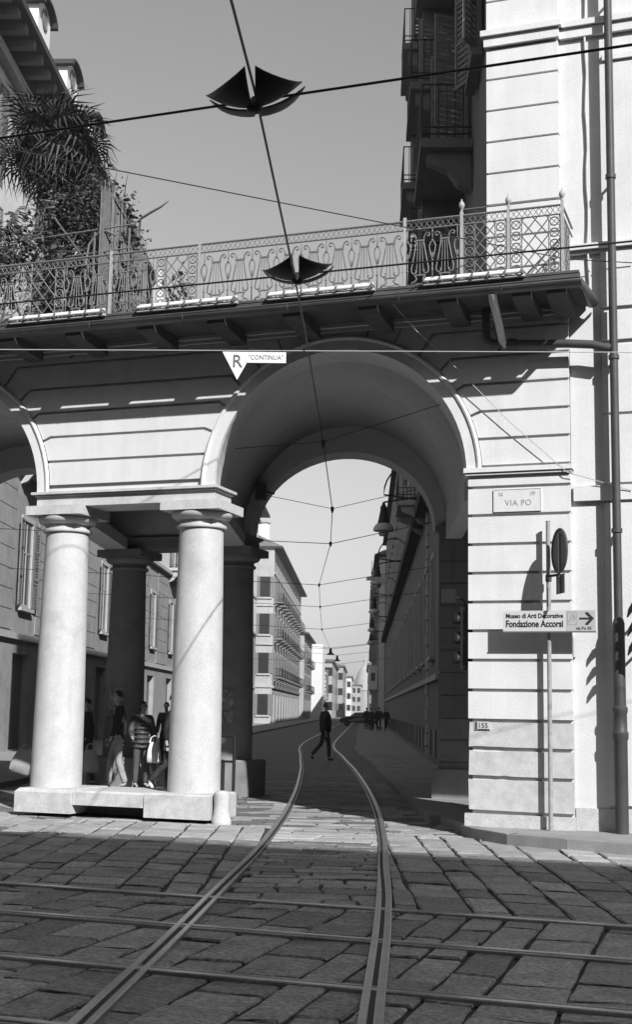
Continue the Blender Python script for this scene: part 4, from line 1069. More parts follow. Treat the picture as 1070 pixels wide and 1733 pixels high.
far_block(300, 4.2, 6, 60, 12, M_RWALL, 'shaded distant house far down the right side', 3, 4)
for s, z, lab in ((128, 3.7, 'small white hanging shop sign beside the far balconies'),):
    sg = thing('shop_sign', lab, 'sign', S(s, 0.95, z), SA)
    MB().box(-.42, .42, -.06, .06, 0, 2.3).build('panel', M_SIGN, sg); MB().tube([(.4, 0, 1.9), (.7, 0, 1.9)], .03, 5).build('arm', M_BLACK, sg)
    MB().box(-.2, .2, -.065, -.061, .8, 1.6).build('emblem', M_INKG, sg)
# house across the main road, behind the viewer: its roof edge throws the shadow over the road
op = thing('opposite_house', 'long arcaded house across the main road facing the arcade', 'building', (0, -2.2, 0))
MB().box(-60, 70, -11, 0, 0, 16.0).build('wall', M_STUC2, op); MB().box(-60, 70, -11, .6, 16.01, 16.35).build('eave', M_EAVE, op)
for k in range(44):
    for z in (5.5, 9.3, 13): MB().box(-58 + k * 2.9, -56.9 + k * 2.9, .005, .05, z, z + 2.2).build('window', M_GLASS, op) if k % 1 == 0 and -30 < -58 + k * 2.9 < 30 else None

lf = thing('left_house', 'tall house front on the main road left of the arcade', 'building', (-18.3, 17.45, 0))
MB().box(-45, 0, 0, 3.4, 0, 22.8).build('wall', M_STUC2, lf); MB().box(-45, .0, -.6, 3.4, 22.81, 23.1).build('eave', M_EAVE, lf)
for k in range(8):
    for z in (8.5, 12.6, 16.6): MB().box(-3.2 - k * 3.4, -2.0 - k * 3.4, -.05, -.005, z, z + 2.4).build('window', M_GLASS, lf)
# ================================================================== overhead wires
def wire(pts, r, m, label, name='overhead_wire', group=None, n=5):
    o = MB().tube([Vector(p) for p in pts], r, n).build(name, m); tag(o, label, 'wire', group); return o
wire([(-60, 6.8, 5.24), (-2.84, 6.8, 5.215), (40, 6.8, 5.2)], 0.0085, M_WIRE, 'contact wire along the main road through the larger crossing pan')
wire([(-60, 9.72, 5.18), (-3.64, 9.72, 5.17), (40, 9.72, 5.16)], 0.0085, M_WIRE, 'contact wire along the main road through the smaller crossing pan')
trol = [(-2.5, -.95, 5.25), (4, -.82, 5.24), (7.2, -.68, 5.20), (10.1, -.61, 5.13), (12, -.60, 5.2), (19.3, -.65, 5.6), (24.5, -.63, 5.39), (30, -.8, 5.43), (40, -1.4, 5.42), (49, -1.66, 5.45), (62, -2.0, 5.4), (80, -2.1, 5.4), (130, -2.1, 5.5), (300, -2.0, 5.5)]
wire([S(*p) for p in trol], 0.0085, M_WIRE, 'tram contact wire running away down the middle of the side street')
wire([(-23.0, -2.2, 7.95), (-8.12, 12.0, 7.87), (-2.49, 17.3, 7.91 - .12), (-1.62, 17.42, 7.69)], 0.0075, M_WIRE, 'slanting span wire across the sky to the corner strip')
wire([(-46.7, -2.2, 4.9), (-7.3, 11, 5.16), (-1.24, 13, 5.21), (12.1, 17.44, 5.4)], 0.005, M_WIREL, 'thin pale wire carrying the R sign across the road')
wire([(-4.82, 16.33, 7.2), (-4.5, 16.8, 6.8), (-4.13, 17.24, 6.45), (-3.3, 17.30, 5.55), (-2.53, 17.33, 4.82), (-1.7, 17.42, 4.55)], 0.006, M_WIREL, 'thin pale cable drooping from the gutter to the pier', 'cable')
xl = CM - 0; 
def vault_pt(y, side, z):
    c = K(CM, y); return (c + side * math.sqrt(max(0, 2.0 ** 2 - (z - ZC) ** 2)), y, z)
wire([vault_pt(19.0, -1, 5.75), S(19.3, -.65, 5.62), vault_pt(17.8, 1, 6.0)], 0.006, M_WIRE, 'span wire between the two sides of the vault')
A = S(24.5, -.63, 5.4)
wire([S(24.3, -1.92, 5.62), A, S(24.5, 1.25, 5.86)], 0.006, M_WIRE, 'span wire at the back arch of the passage')
for s, t, z, tl_, tr_, lab in ((30, -.8, 5.43, -11.6, 2.1, 'first span wire behind the arch'), (40, -1.4, 5.42, -11.6, 2.1, 'second span wire behind the arch'), (49, -1.66, 5.45, -11.6, 2.1, 'third span wire behind the arch'),
                       (62, -2.0, 5.4, -11.6, 2.1, 'fourth span wire behind the arch'), (82, -2.1, 5.4, -11.6, 2.1, 'fifth span wire behind the arch'), (110, -2.1, 5.45, -11.6, 2.1, 'sixth span wire behind the arch')):
    wire([S(s + 1.5, tl_, z + .55), S(s, t, z), S(s - 1.2, tr_, z + .5)], 0.007 + s * .00006, M_WIRE, lab, 'span_wire', 'span wires behind the arch')
hg = MB().box(-.03, .03, -.07, .07, -.05, .02).tube([(0, 0, 0), (0, 0, -.09)], .02, 6).mesh('wire_hanger', M_BLACK)
for (s, t, z, _), lab in zip([(19.3, -.65, 5.62, 0), (24.5, -.63, 5.41, 0), (30, -.8, 5.45, 0), (40, -1.4, 5.44, 0), (49, -1.66, 5.47, 0), (62, -2, 5.42, 0)],
                             ('under the vault', 'at the back arch', 'on the first span wire', 'on the second span wire', 'on the third span wire', 'on the fourth span wire')):
    tag(inst(hg, 'wire_hanger', None, S(s, t, z), SA), 'small black wire hanger ' + lab, 'hanger', 'wire hangers')
an = tag(MB().box(-.06, .14, -.12, .12, -.14, .14).tube([(.14, 0, 0), (.30, 0, -.03)], .02, 6).build('wire_anchor', M_BLACK, None, S(24.2, -2.02, 5.66), SA), 'black wire anchor bolted to the left of the back arch', 'anchor')
# crossing pans: four upturned plates between the wires
def pan(loc, label, big=1.0):
    t = thing('crossing_pan', label, 'wire crossing', loc, 0, 'wire crossing pans')
    d1 = Vector((Dx, Dy, 0)); d2 = Vector((1, 0, 0)); r = 0.30 * big
    for a, b in ((d1, d2), (d2, -d1), (-d1, -d2), (-d2, d1)):
        m = MB(); vs = []; N = 7
        bis = (a + b).normalized()
        a2 = (a + bis * .11).normalized(); b2 = (b + bis * .11).normalized()
        for i in range(N):
            u = i / (N - 1)
            for j in range(N):
                v = j / (N - 1)
                e = a2 * (1 - v) + b2 * v; bulge = 1 + .11 * math.sin(math.pi * v)
                p = e * (r * u * bulge) + bis * 0.012
                c_ = abs(2 * v - 1)
                p.z = -0.045 * (1 - u ** 2) + u ** 2 * (0.028 + 0.036 * c_ ** 2)
                vs.append(p)
        m.add(vs, [(i * N + j, i * N + j + 1, (i + 1) * N + j + 1, (i + 1) * N + j) for i in range(N - 1) for j in range(N - 1)], True)
        o = m.build('plate', M_BLACK, t); s_ = o.modifiers.new('t', 'SOLIDIFY'); s_.thickness = .006
    MB().lathe([(.03, -.075), (.05, -.06), (.05, -.03), (.02, 0.02)], 10).build('hub', M_BLACK, t)
    return t
pan((-2.83, 6.8, 5.215), 'large dark four pointed wire crossing pan against the sky')
pan((-3.62, 9.72, 5.165), 'smaller dark four pointed wire crossing pan in front of the railing')
# hanging R sign
def r_sign(loc, rz, label, sc_=1.0):
    t = thing('hanging_sign', label, 'sign', loc, rz); t.scale = (sc_,) * 3
    MB().vprism([(-.155, 0), (0.0, -.29), (.155, 0)], -.006, .006).build('triangle', M_SIGN, t)
    MB().box(.085, .49, -.0095, .0085, -.112, .0).build('panel', M_SIGN, t)
    put_text('R', .185, M_INKG, t, (-.055, -.011, -.158), width=.95)
    put_text('"CONTINUA"', .068, M_INKG, t, (.110, -.0105, -.080), width=.86)
    for x in (-.13, .13, .45): MB().tube([(x, 0, -.01), (x, 0, .03)], .006, 5).build('hook', M_PIPE, t)
    return t
u = .378
rsw = r_sign((-7.3 + 6.06 * u, 11 + 2 * u, 5.165), math.atan2(2, 6.06), 'white triangular R sign with a CONTINUA panel hanging from the pale wire')
r_sign(S(38.6, .55, 5.55), SA + math.pi, 'small distant R sign hanging in the side street, seen from behind')
# lamps on curved arms along the right wall
def lamp(s, label):
    t = thing('street_lamp', label, 'street lamp', S(s, 2.1, 8.6), SA, 'lamps along the right wall')
    MB().tube([(0, 0, -.2)] + [(-.75 - .75 * math.cos(a), 0, .0 + .95 * math.sin(a)) for a in [math.pi - math.pi * k / 12 for k in range(0, 13)]][::-1] + [(-1.5, 0, -.25)], .030, 6).build('arm', M_BLACK, t)
    MB().lathe([(.20, -.95), (.17, -.83), (.13, -.62), (.11, -.52), (.115, -.42), (.06, -.33), (.04, -.25)], 16, (-1.5, 0, 0)).build('hood', M_BLACK, t)
    MB().lathe([(.13, -1.36), (.15, -1.33), (.16, -1.22), (.33, -1.20), (.34, -1.14), (.30, -1.04), (.22, -.96)], 16, (-1.5, 0, 0)).build('lamp_shade', M_SIGNG, t)
    return t
for s, o_n in zip((42, 60, 78, 96, 114), ('nearest to the arch', 'second from the arch', 'third from the arch', 'fourth from the arch', 'farthest from the arch')): lamp(s, 'bell shaped lamp on a curved arm, ' + o_n)
for s, t_, z, o_n in ((142, -3.6, 8.3, 'nearer'), (168, -3.4, 8.6, 'farther')):
    t = thing('hanging_lamp', o_n + ' bell lamp hanging over the middle of the street', 'street lamp', S(s, t_, z), SA, 'lamps over the street')
    MB().lathe([(.42, -.75), (.36, -.62), (.16, -.5), (.14, -.1), (.05, 0)], 12).build('hood', M_BLACK, t)
    MB().tube([(-6.5, 0, .5), (0, 0, 0), (5.0, 0, .6)], .02, 4).build('span', M_BLACK, t)
# ================================================================== terrace garden
rg = random.Random(21)
TZ = 7.30
palm = thing('palm_tree', 'shaggy fan palm on the terrace at the left edge', 'palm', (-12.1, 19.6, TZ))
MB().tube([(0, 0, 0), (.05, 0, 1.2), (.02, .05, 2.4), (.0, 0, 4.2)], [.15, .13, .12, .14], 10).build('trunk', M_TRUNK, palm)
def fan_leaf(nb=26, rad=.62, stalk=.55):
    """fan of narrow blades on a stalk, pointing along +x"""
    m = MB(); m.tube([(0, 0, 0), (stalk * .6, 0, .02), (stalk, 0, 0)], [.014, .011, .009], 4)
    for k in range(nb):
        a = R(-150) + R(300) * k / (nb - 1); L = rad * (0.75 + 0.25 * math.cos(a * .5)) * rg.uniform(.88, 1.05)
        d = Vector((math.cos(a), math.sin(a), 0)); nn = Vector((-d.y, d.x, 0)); o = Vector((stalk, 0, 0))
        w1 = rg.uniform(.012, .022); dr = -L * rg.uniform(.10, .70)
        p0 = o; p1 = o + d * (L * .55) + Vector((0, 0, .03)); p2 = o + d * (L * (1 + .25 * dr / L)) + Vector((rg.uniform(-.03, .03), rg.uniform(-.03, .03), dr))
        m.add([p0 - nn * .004, p0 + nn * .004, p1 + nn * w1, p1 - nn * w1, p2], [(0, 1, 2, 3), (3, 2, 4)])
    return m.mesh('leaf', M_LEAF)
fans = [fan_leaf(), fan_leaf(24, .7, .6), fan_leaf(22, .55, .45)]
def crown(parent, top, n, droop0=70, droop1=-75, sc0=.85, sc1=1.15):
    for k in range(n):
        el = R(droop0 + (droop1 - droop0) * (k / (n - 1)) ** .8); az = k * 2.39996 + rg.uniform(-.2, .2)
        o = inst(fans[k % 3], 'leaf', parent, top)
        q = Matrix.Rotation(az, 4, 'Z') @ Matrix.Rotation(-el, 4, 'Y') @ Matrix.Rotation(rg.uniform(-.5, .5), 4, 'X')
        o.rotation_euler = q.to_euler(); s_ = rg.uniform(sc0, sc1); o.scale = (s_,) * 3
crown(palm, (0, 0, 4.42), 54, 70, -75, .95, 1.25)
M_DEAD = mat('dead_leaf', .17, .9, var=.3, scale=6)
dead = fan_leaf(16, .5, .4); dead.materials.clear(); dead.materials.append(M_DEAD)
for k in range(12):
    o = inst(dead, 'dead_leaf', palm, (0, 0, 3.9 - .09 * k)); o.rotation_euler = (Matrix.Rotation(k * 2.2, 4, 'Z') @ Matrix.Rotation(R(72 + rg.uniform(-8, 10)), 4, 'Y')).to_euler()
p2_ = thing('palm_tree', 'low fan palm with drooping leaves on the terrace, left of the taller palm', 'palm', (-12.95, 19.2, TZ))
MB().tube([(0, 0, 0), (0, .03, 1.3), (0, 0, 2.3)], [.12, .10, .11], 8).build('trunk', M_TRUNK, p2_)
crown(p2_, (0, 0, 2.45), 22, 55, -70, .7, 1.0)
def vine(name, label, stems, leaves, spread, loc, lsize=(.035, .075), m=M_VINE, dens=None):
    t = thing(name, label, 'climbing plant', loc)
    sm = MB(); lf = MB(); pts = []
    for st in stems:
        P = catmull([Vector(p) for p in st], 5); sm.tube(P, [.022 * (1 - .75 * i / len(P)) + .004 for i in range(len(P))], 5); pts += P
        for k in range(14):                                          # side twigs
            a = rg.choice(P); b = a + Vector((rg.gauss(0, .22), rg.gauss(0, .18), rg.gauss(.05, .22))); c = b + Vector((rg.gauss(0, .12), rg.gauss(0, .12), rg.gauss(-.05, .12)))
            sm.tube([a, (a + b) / 2 + Vector((0, 0, .03)), b, c], [.008, .006, .005, .003], 4); pts += [b, c, (b + c) / 2]
    sm.build('stem', M_TRUNK, t)
    for k in range(leaves):
        c = rg.choice(pts) + Vector((rg.gauss(0, spread), rg.gauss(0, spread), rg.gauss(0, spread)))
        s_ = rg.uniform(*lsize); q = Matrix.Rotation(rg.uniform(0, 6.28), 3, 'Z') @ Matrix.Rotation(rg.uniform(-1.3, 1.3), 3, 'X') @ Matrix.Rotation(rg.uniform(-1, 1), 3, 'Y')
        lf.add([c + q @ Vector(v) for v in ((-s_ * .1, 0, 0), (s_ * .5, -s_ * .55, s_ * .1), (s_ * 1.6, 0, -.1 * s_), (s_ * .5, s_ * .55, s_ * .1))], [(0, 1, 2, 3)])
    if lf.v: tag(lf.build('foliage', m, t), kind='stuff')
    return t
vine('climbing_vine', 'bare tangled vine climbing between the palm and the fence', [[(0, 0, 0), (.1, .1, .9), (-.15, 0, 1.8), (.2, .1, 2.7), (.0, .1, 3.2)], [(.3, .1, 0), (.25, 0, 1.1), (.5, .1, 2.1), (.42, 0, 2.9)], [(.55, 0, .0), (.65, .1, 1.3), (.4, .0, 2.3)], [(-.2, .1, 0), (-.3, 0, 1.2), (-.1, .1, 2.2)]],
     3600, .12, (-11.25, 18.9, TZ), (.03, .075))
vine('climbing_vine', 'leafy creeper behind the railing at the left edge of the terrace', [[(-.9, 0, 0), (-.7, .1, .9), (-.9, 0, 1.6)], [(-.2, 0, 0), (-.1, .1, .8), (.1, 0, 1.5), (.3, .1, 1.7)], [(.5, 0, 0), (.6, .1, .9), (.9, 0, 1.5)], [(1.2, .1, 0), (1.1, .0, .7), (1.3, .1, 1.1)]],
     1800, .12, (-11.6, 17.6, TZ), (.04, .09))
bush = vine('potted_shrub', 'small dark shrub beside the far end of the terrace fence', [[(0, 0, 0), (.05, .05, .5), (0, 0, .75)], [(.1, 0, 0), (.25, .05, .4), (.3, 0, .6)], [(-.1, 0, 0), (-.2, .05, .5), (-.25, 0, .65)]], 900, .06, (-8.95, 18.2, TZ))
vine('climbing_vine', 'dense dark creeper hanging below the palm crown, left of the fence', [[(0, 0, 0), (.1, 0, 1.2), (-.1, .1, 2.4), (.1, .1, 3.2)], [(.4, 0, 0), (.5, 0, 1.3), (.3, .1, 2.3), (.5, .1, 3.0)], [(.7, 0, 0), (.65, .1, 1.2), (.8, .1, 2.2), (.6, .1, 2.7)], [(-.3, 0, 2.0), (.0, 0, 2.9), (.5, .1, 3.1), (.8, .1, 2.6)]],
     5200, .13, (-11.6, 19.6, TZ), (.035, .085))
# pergola frame
pg = thing('pergola', 'thin metal pergola frame among the terrace plants', 'pergola', (-11.6, 18.4, TZ))
for x in (-.9, .1, 1.1, 1.75):
    for y in (0, 1.4): MB().tube([(x, y, 0), (x, y, 2.15)], .018, 5).build('post', M_IRON, pg)
for z in (1.25, 1.75, 2.15):
    MB().tube([(-1.6, 0, z - .04), (1.8, 0, z + .06)], .014, 5).build('bar', M_IRON, pg)
MB().tube([(.95, 0, 0), (.95, 0, 1.6), (1.0, 0, 1.95), (1.15, 0, 2.12), (1.32, 0, 2.15), (1.5, 0, 2.05)], .020, 6).build('hoop', M_IRON, pg)
for a, b in (((-1.6, 0, 2.5), (-.1, .1, .6)), ((.3, 0, 2.5), (1.5, .1, .9)), ((-1.0, .1, 2.3), (.4, 0, .9))): MB().tube([a, b], .022, 5).build('brace', M_TRUNK, pg)
# stake fence along the terrace
fc = thing('stake_fence', 'tall fence of thin upright stakes crossing the terrace', 'fence', (-10.26, 18.5, TZ))
fd = (Vector((-11.05, 21.4, 0)) - Vector((-10.26, 18.5, 0))); FL = fd.length; fd.normalize()
stk = [MB().tube([(0, 0, 0), (.004, .003, 1.2), (-.003, .002, h)], [.011, .010, .006], 5).mesh('stake', M_REED) for h in (2.86, 2.94, 3.05, 2.90)]
for k in range(64):
    p = fd * (FL * k / 63); inst(stk[rg.randrange(4)], 'stake', fc, (p.x + rg.uniform(-.012, .012), p.y, 0), rg.uniform(0, 6))
for z in (.5, 1.6, 2.80): MB().tube([Vector((0, 0, z)), fd * FL + Vector((0, 0, z))], .016, 5).build('rail', M_TRUNK, fc)
for k in range(10): inst(stk[k % 4], 'stake', fc, (-.02 - .03 * k * .3, .0 - .02 * k, 0))
tw = tag(MB().tube([(.02, 0, -.75), (-.02, .0, -.3), (0, 0, 0), (.2, .0, .10), (.42, .0, .19), (.58, .0, .29)], [.03, .028, .026, .024, .018, .006], 5).build('dry_branch', M_TRUNK, None, (-10.92, 20.8, 10.63)), 'dry branch sticking out to the right over the fence', 'branch')
tub = thing('white_statue', 'small pale figure standing behind the railing right of the fence', 'statue', (-8.85, 17.55, TZ))
MB().lathe([(.13, 0), (.14, .05), (.10, .08), (.11, .3), (.13, .55), (.09, .75), (.05, .82), (.075, .92), (.07, 1.0), (.0, 1.06)], 12).build('figure', M_SIGNG, tub)
for dx, hgt in ((-.08, 2.75), (.04, 2.7), (.25, 2.62)):
    tag(MB().tube([(0, 0, 0), (.02, 0, .2), (.06 * (1 if dx > 0 else -1), 0, .42)], [.012, .009, .002], 4).build('agave_tip', M_LEAF, None, (-10.28 + dx, 18.5, TZ + hgt + .15)), {-.08: 'dark thin shoot leaning left above the near end of the fence', .04: 'dark thin shoot leaning right above the near end of the fence', .25: 'short dark shoot above the fence, right of the other two'}[dx], 'plant', 'shoots above the fence')

# ================================================================== people
M_SKIN = mat('skin', .42, .6); M_DARK = mat('cloth_dark', .022, .85, var=.4, scale=8, bump=1.0, bscale=11); M_DARK2 = mat('cloth_charcoal', .04, .85, var=.4, scale=8, bump=1.0, bscale=12)
M_PANT = mat('cloth_pale', .36, .9, var=.25, scale=9, bump=1.0, bscale=13); M_PANTD = mat('cloth_mid', .09, .9, var=.15, scale=9); M_PUFF = mat('puffer', .075, .4, var=.2, scale=9, bump=.6, bscale=16)
M_HAIR = mat('hair_dark', .02, .6); M_SHOE = mat('shoe_dark', .03, .6); M_SHOEL = mat('shoe_white', .7, .6); M_BAGW = mat('bag_white', .8, .5, var=.05, scale=9); M_BAGG = mat('bag_grey', .35, .5, var=.1, scale=9)
def skin(verts, edges, radii, root=0, sub=1):
    me = bpy.data.meshes.new('tmp'); me.from_pydata([tuple(v) for v in verts], edges, []); me.update()
    ob = bpy.data.objects.new('tmp', me); COL.objects.link(ob)
    ob.modifiers.new('skin', 'SKIN'); md = ob.modifiers.new('sub', 'SUBSURF'); md.levels = sub; md.render_levels = sub
    for i, r in enumerate(radii):
        rv = r if isinstance(r, tuple) else (r, r)
        me.skin_vertices[0].data[i].radius = rv; me.skin_vertices[0].data[i].use_root = (i == root)
    dg = bpy.context.evaluated_depsgraph_get(); dg.update(); ev = ob.evaluated_get(dg)
    out = bpy.data.meshes.new_from_object(ev); bpy.data.objects.remove(ob)
    for p in out.polygons: p.use_smooth = True
    return out
def chain_mesh(J, chains, rad, root):
    names = []; edges = []
    for c in chains:
        for n_ in c:
            if n_ not in names: names.append(n_)
        for a, b in zip(c[:-1], c[1:]): edges.append((names.index(a), names.index(b)))
    return skin([J[n_] for n_ in names], edges, [rad[n_] for n_ in names], names.index(root))
BASE = dict(pelvis=(0, 0, .96), waist=(0, .0, 1.10), chest=(0, .01, 1.30), neckb=(0, -.01, 1.46), neck=(0, .01, 1.53), jaw=(0, .045, 1.585), face=(0, .03, 1.66), crown=(0, .01, 1.725),
            hl=(-.10, 0, .90), hr=(.10, 0, .90), kl=(-.11, .03, .50), kr=(.11, .03, .50), al=(-.11, -.02, .09), ar=(.11, -.02, .09), tl=(-.12, .14, .035), tr=(.12, .14, .035),
            sl=(-.185, -.01, 1.41), sr=(.185, -.01, 1.41), el=(-.24, -.04, 1.13), er=(.24, -.04, 1.13), wl=(-.25, .05, .89), wr=(.25, .05, .89), pl=(-.25, .08, .80), pr=(.25, .08, .80))
RB = dict(pelvis=(.135, .10), waist=(.12, .09), chest=(.15, .10), neckb=.065, neck=.052, jaw=(.058, .062), face=(.075, .088), crown=(.055, .065), hl=.085, hr=.085, kl=.055, kr=.055, al=.038, ar=.038, tl=.032, tr=.032,
          sl=.058, sr=.058, el=.040, er=.040, wl=.027, wr=.027, pl=(.020, .036), pr=(.020, .036))
def person(label, loc, rz, pose, top, bottom, hair=M_HAIR, shoe=M_SHOE, h=1.75, fat=1.0, puffy=False, coat=False, longhair=False, hood=False, group=None, bulk=0.0):
    J = {k: Vector(v) for k, v in BASE.items()}; J.update({k: Vector(v) for k, v in pose.items()})
    t = thing('person', label, 'person', loc, rz, group); t.scale = (h / 1.76,) * 3
    ch = [['pelvis', 'waist', 'chest', 'neckb', 'neck', 'jaw', 'face', 'crown'], ['pelvis', 'hl', 'kl', 'al', 'tl'], ['pelvis', 'hr', 'kr', 'ar', 'tr'], ['chest', 'sl', 'el', 'wl', 'pl'], ['chest', 'sr', 'er', 'wr', 'pr']]
    me = chain_mesh(J, ch, RB, 'pelvis')
    mb = MB()                                                        # fingers, thumb, nose and ears join the body mesh
    for s, w_, p_ in ((-1, 'wl', 'pl'), (1, 'wr', 'pr')):
        d = (J[p_] - J[w_]).normalized(); o = J[p_]; sd = Vector((0, 1, 0)) - d * d.y; sd.normalize(); inn = d.cross(sd) * s
        for k, L in enumerate((.062, .075, .070, .055)):
            b = o + sd * (.027 - .018 * k) + d * .02; mb.tube([b, b + d * L * .55 + inn * .006, b + d * L * .9 + inn * .028], [.009, .0085, .006], 5)
        b = o + sd * .03 - d * .035; mb.tube([b, b + sd * .028 + d * .025, b + sd * .034 + d * .055], [.011, .010, .007], 5)
    fc_ = J['face']; fwd = Vector((0, 1, 0))
    mb.tube([fc_ + fwd * .085 + Vector((0, 0, .02)), fc_ + fwd * .105 + Vector((0, 0, -.012)), fc_ + fwd * .08 + Vector((0, 0, -.02))], [.008, .014, .010], 5)
    for s in (-1, 1): mb.tube([fc_ + Vector((s * .074, -.01, .025)), fc_ + Vector((s * .086, -.015, .0)), fc_ + Vector((s * .074, -.005, -.03))], [.008, .012, .006], 5)
    bm = bmesh.new(); bm.from_mesh(me); tmp = mb.mesh('tmp'); bm.from_mesh(tmp); bm.to_mesh(me); bm.free()
    me.materials.clear(); me.materials.append(M_SKIN); body = inst(me, 'body', t)
    ey = MB()
    for s in (-1, 1): ey.lathe([(.0, -.009), (.009, 0), (.0, .009)], 6, fc_ + Vector((s * .03, .083, .012)))
    ey.build('eye', M_HAIR, t)
    up = 1.0
    RJ = dict(RB); g = (.028 if not puffy else .045) + bulk
    for k in ('pelvis', 'waist', 'chest'): RJ[k] = (RB[k][0] * fat + g, RB[k][1] * fat + g)
    RJ['neckb'] = .078 + (.02 if hood else 0); RJ['sl'] = RJ['sr'] = .075 + g * .5; RJ['el'] = RJ['er'] = .058 + g * .4; RJ['wl'] = RJ['wr'] = .044 + g * .3
    J2 = dict(J); J2['hem'] = J['pelvis'] + Vector((0, 0, -.10 if not coat else -.32)); RJ['hem'] = (.155 * fat + g * .5, .12 * fat + g * .5)
    mj = chain_mesh(J2, [['hem', 'pelvis', 'waist', 'chest', 'neckb'], ['chest', 'sl', 'el', 'wl'], ['chest', 'sr', 'er', 'wr']], RJ, 'hem')
    mj.materials.clear(); mj.materials.append(top); jk = inst(mj, 'jacket', t)
    if puffy:
        q = MB()
        for k in range(6):
            z = .84 + k * .095; f = 0; ctr_ = J['pelvis'].lerp(J['chest'], max(0, min(1, (z - .96) / .34)))
            q.tube([(ctr_.x + (.172 + .008 * k / 6) * math.cos(a), ctr_.y + .135 * math.sin(a), z) for a in [2 * math.pi * i / 16 for i in range(16)]], .024, 8, closed=True)
        q.build('quilting', top, jk)
    RT = dict(RB)
    for a, b in (('pelvis', (.14, .11)), ('hl', .098), ('hr', .098), ('kl', .072), ('kr', .072), ('al', .058), ('ar', .058)): RT[a] = b
    J3 = dict(J); 
    mt_ = chain_mesh(J3, [['waist', 'pelvis', 'hl', 'kl', 'al'], ['pelvis', 'hr', 'kr', 'ar']], RT, 'pelvis'); mt_.materials.clear(); mt_.materials.append(bottom); inst(mt_, 'trousers', t)
    for a, b in (('al', 'tl'), ('ar', 'tr')):
        d = (J[b] - J[a]); sh_ = skin([J[a] + Vector((0, 0, -.01)) - Vector((d.x, d.y, 0)) * .25 + Vector((0, 0, -.03)), J[a] + Vector((0, 0, -.045)) + Vector((d.x, d.y, 0)) * .3, J[b]], [(0, 1), (1, 2)], [(.042, .042), (.045, .045), (.040, .030)], 0)
        sh_.materials.clear(); sh_.materials.append(shoe); inst(sh_, 'shoe', t)
    hb = MB(); cc = J['face'] + Vector((0, -.02, .022)); vs = []; fs = []; N1, N2 = 12, 8
    for i in range(N2 + 1):
        th_ = (math.pi * .60) * i / N2
        for k in range(N1):
            a = 2 * math.pi * k / N1; fr = math.sin(a) > .35
            th2 = th_ * .42 if fr else th_ * (1.25 if longhair else 1.0)
            vs.append(cc + Vector((.080 * math.sin(th2) * math.cos(a), .090 * math.sin(th2) * math.sin(a), .092 * math.cos(th2) - (.05 if longhair and th2 > 1.7 else 0))))
    fs = [(i * N1 + k, i * N1 + (k + 1) % N1, (i + 1) * N1 + (k + 1) % N1, (i + 1) * N1 + k) for i in range(N2) for k in range(N1)]
    hb.add(vs, [f[::-1] for f in fs], True); o = hb.build('hair', hair, t); s_ = o.modifiers.new('t', 'SOLIDIFY'); s_.thickness = .012
    if hood:
        MB().tube([Vector((.09 * math.cos(a), -.03 + .075 * math.sin(a), 1.475 + .02 * math.sin(a))) for a in [2 * math.pi * i / 12 for i in range(12)]], .042, 6, closed=True).build('hood', top, jk)
    return t
def carrier(label, loc, m, w=.34, h=.42, rz=0.0, tilt=0.0):
    t = thing('carrier_bag', label, 'bag', loc, rz)
    N = 9; vs = []
    rows_ = [(0, .85, .035), (.08, .98, .07), (.35, 1.0, .085), (.65, .9, .06), (.86, .72, .025), (1.0, .5, .012)]
    for f_, wd, dp_ in rows_:
        for k in range(12):
            a = 2 * math.pi * k / 12
            vs.append((w / 2 * wd * math.copysign(abs(math.cos(a)) ** .6, math.cos(a)) + rg.uniform(-.008, .008), dp_ * math.copysign(abs(math.sin(a)) ** .7, math.sin(a)) + rg.uniform(-.008, .008), -.12 - h + h * f_))
    m_ = MB().add(vs, [(i * 12 + k, i * 12 + (k + 1) % 12, (i + 1) * 12 + (k + 1) % 12, (i + 1) * 12 + k) for i in range(len(rows_) - 1) for k in range(12)] + [tuple(range(11, -1, -1))], True)
    m_.build('sack', m, t)
    for s in (-1, 1): MB().tube([(s * .085, 0, -.13), (s * .06, 0, -.04), (0, 0, 0.0)], [.02, .012, .008], 5).build('handle', m, t)
    t.rotation_euler.y = tilt
    return t
# walking man in the street
WALK = dict(pelvis=(0, 0, .93), hl=(-.09, 0, .88), hr=(.09, 0, .88), kl=(-.09, -.10, .50), al=(-.09, -.42, .16), tl=(-.09, -.34, .035), kr=(.09, .09, .49), ar=(.09, .10, .085), tr=(.10, .26, .04),
            waist=(0, .01, 1.08), chest=(0, .03, 1.29), el=(-.24, .02, 1.14), wl=(-.24, .12, .92), pl=(-.24, .16, .84), er=(.24, -.09, 1.14), wr=(.24, -.08, .90), pr=(.24, -.06, .81))
def face_to(dx, dy): return math.atan2(-dx, dy)
man = person('man in dark jacket striding across the tram track behind the arch', (-13.74, 40.29, 0.0), face_to(.78, .62), WALK, M_DARK, M_DARK2, h=1.82, hood=True, fat=1.25, bulk=.055)
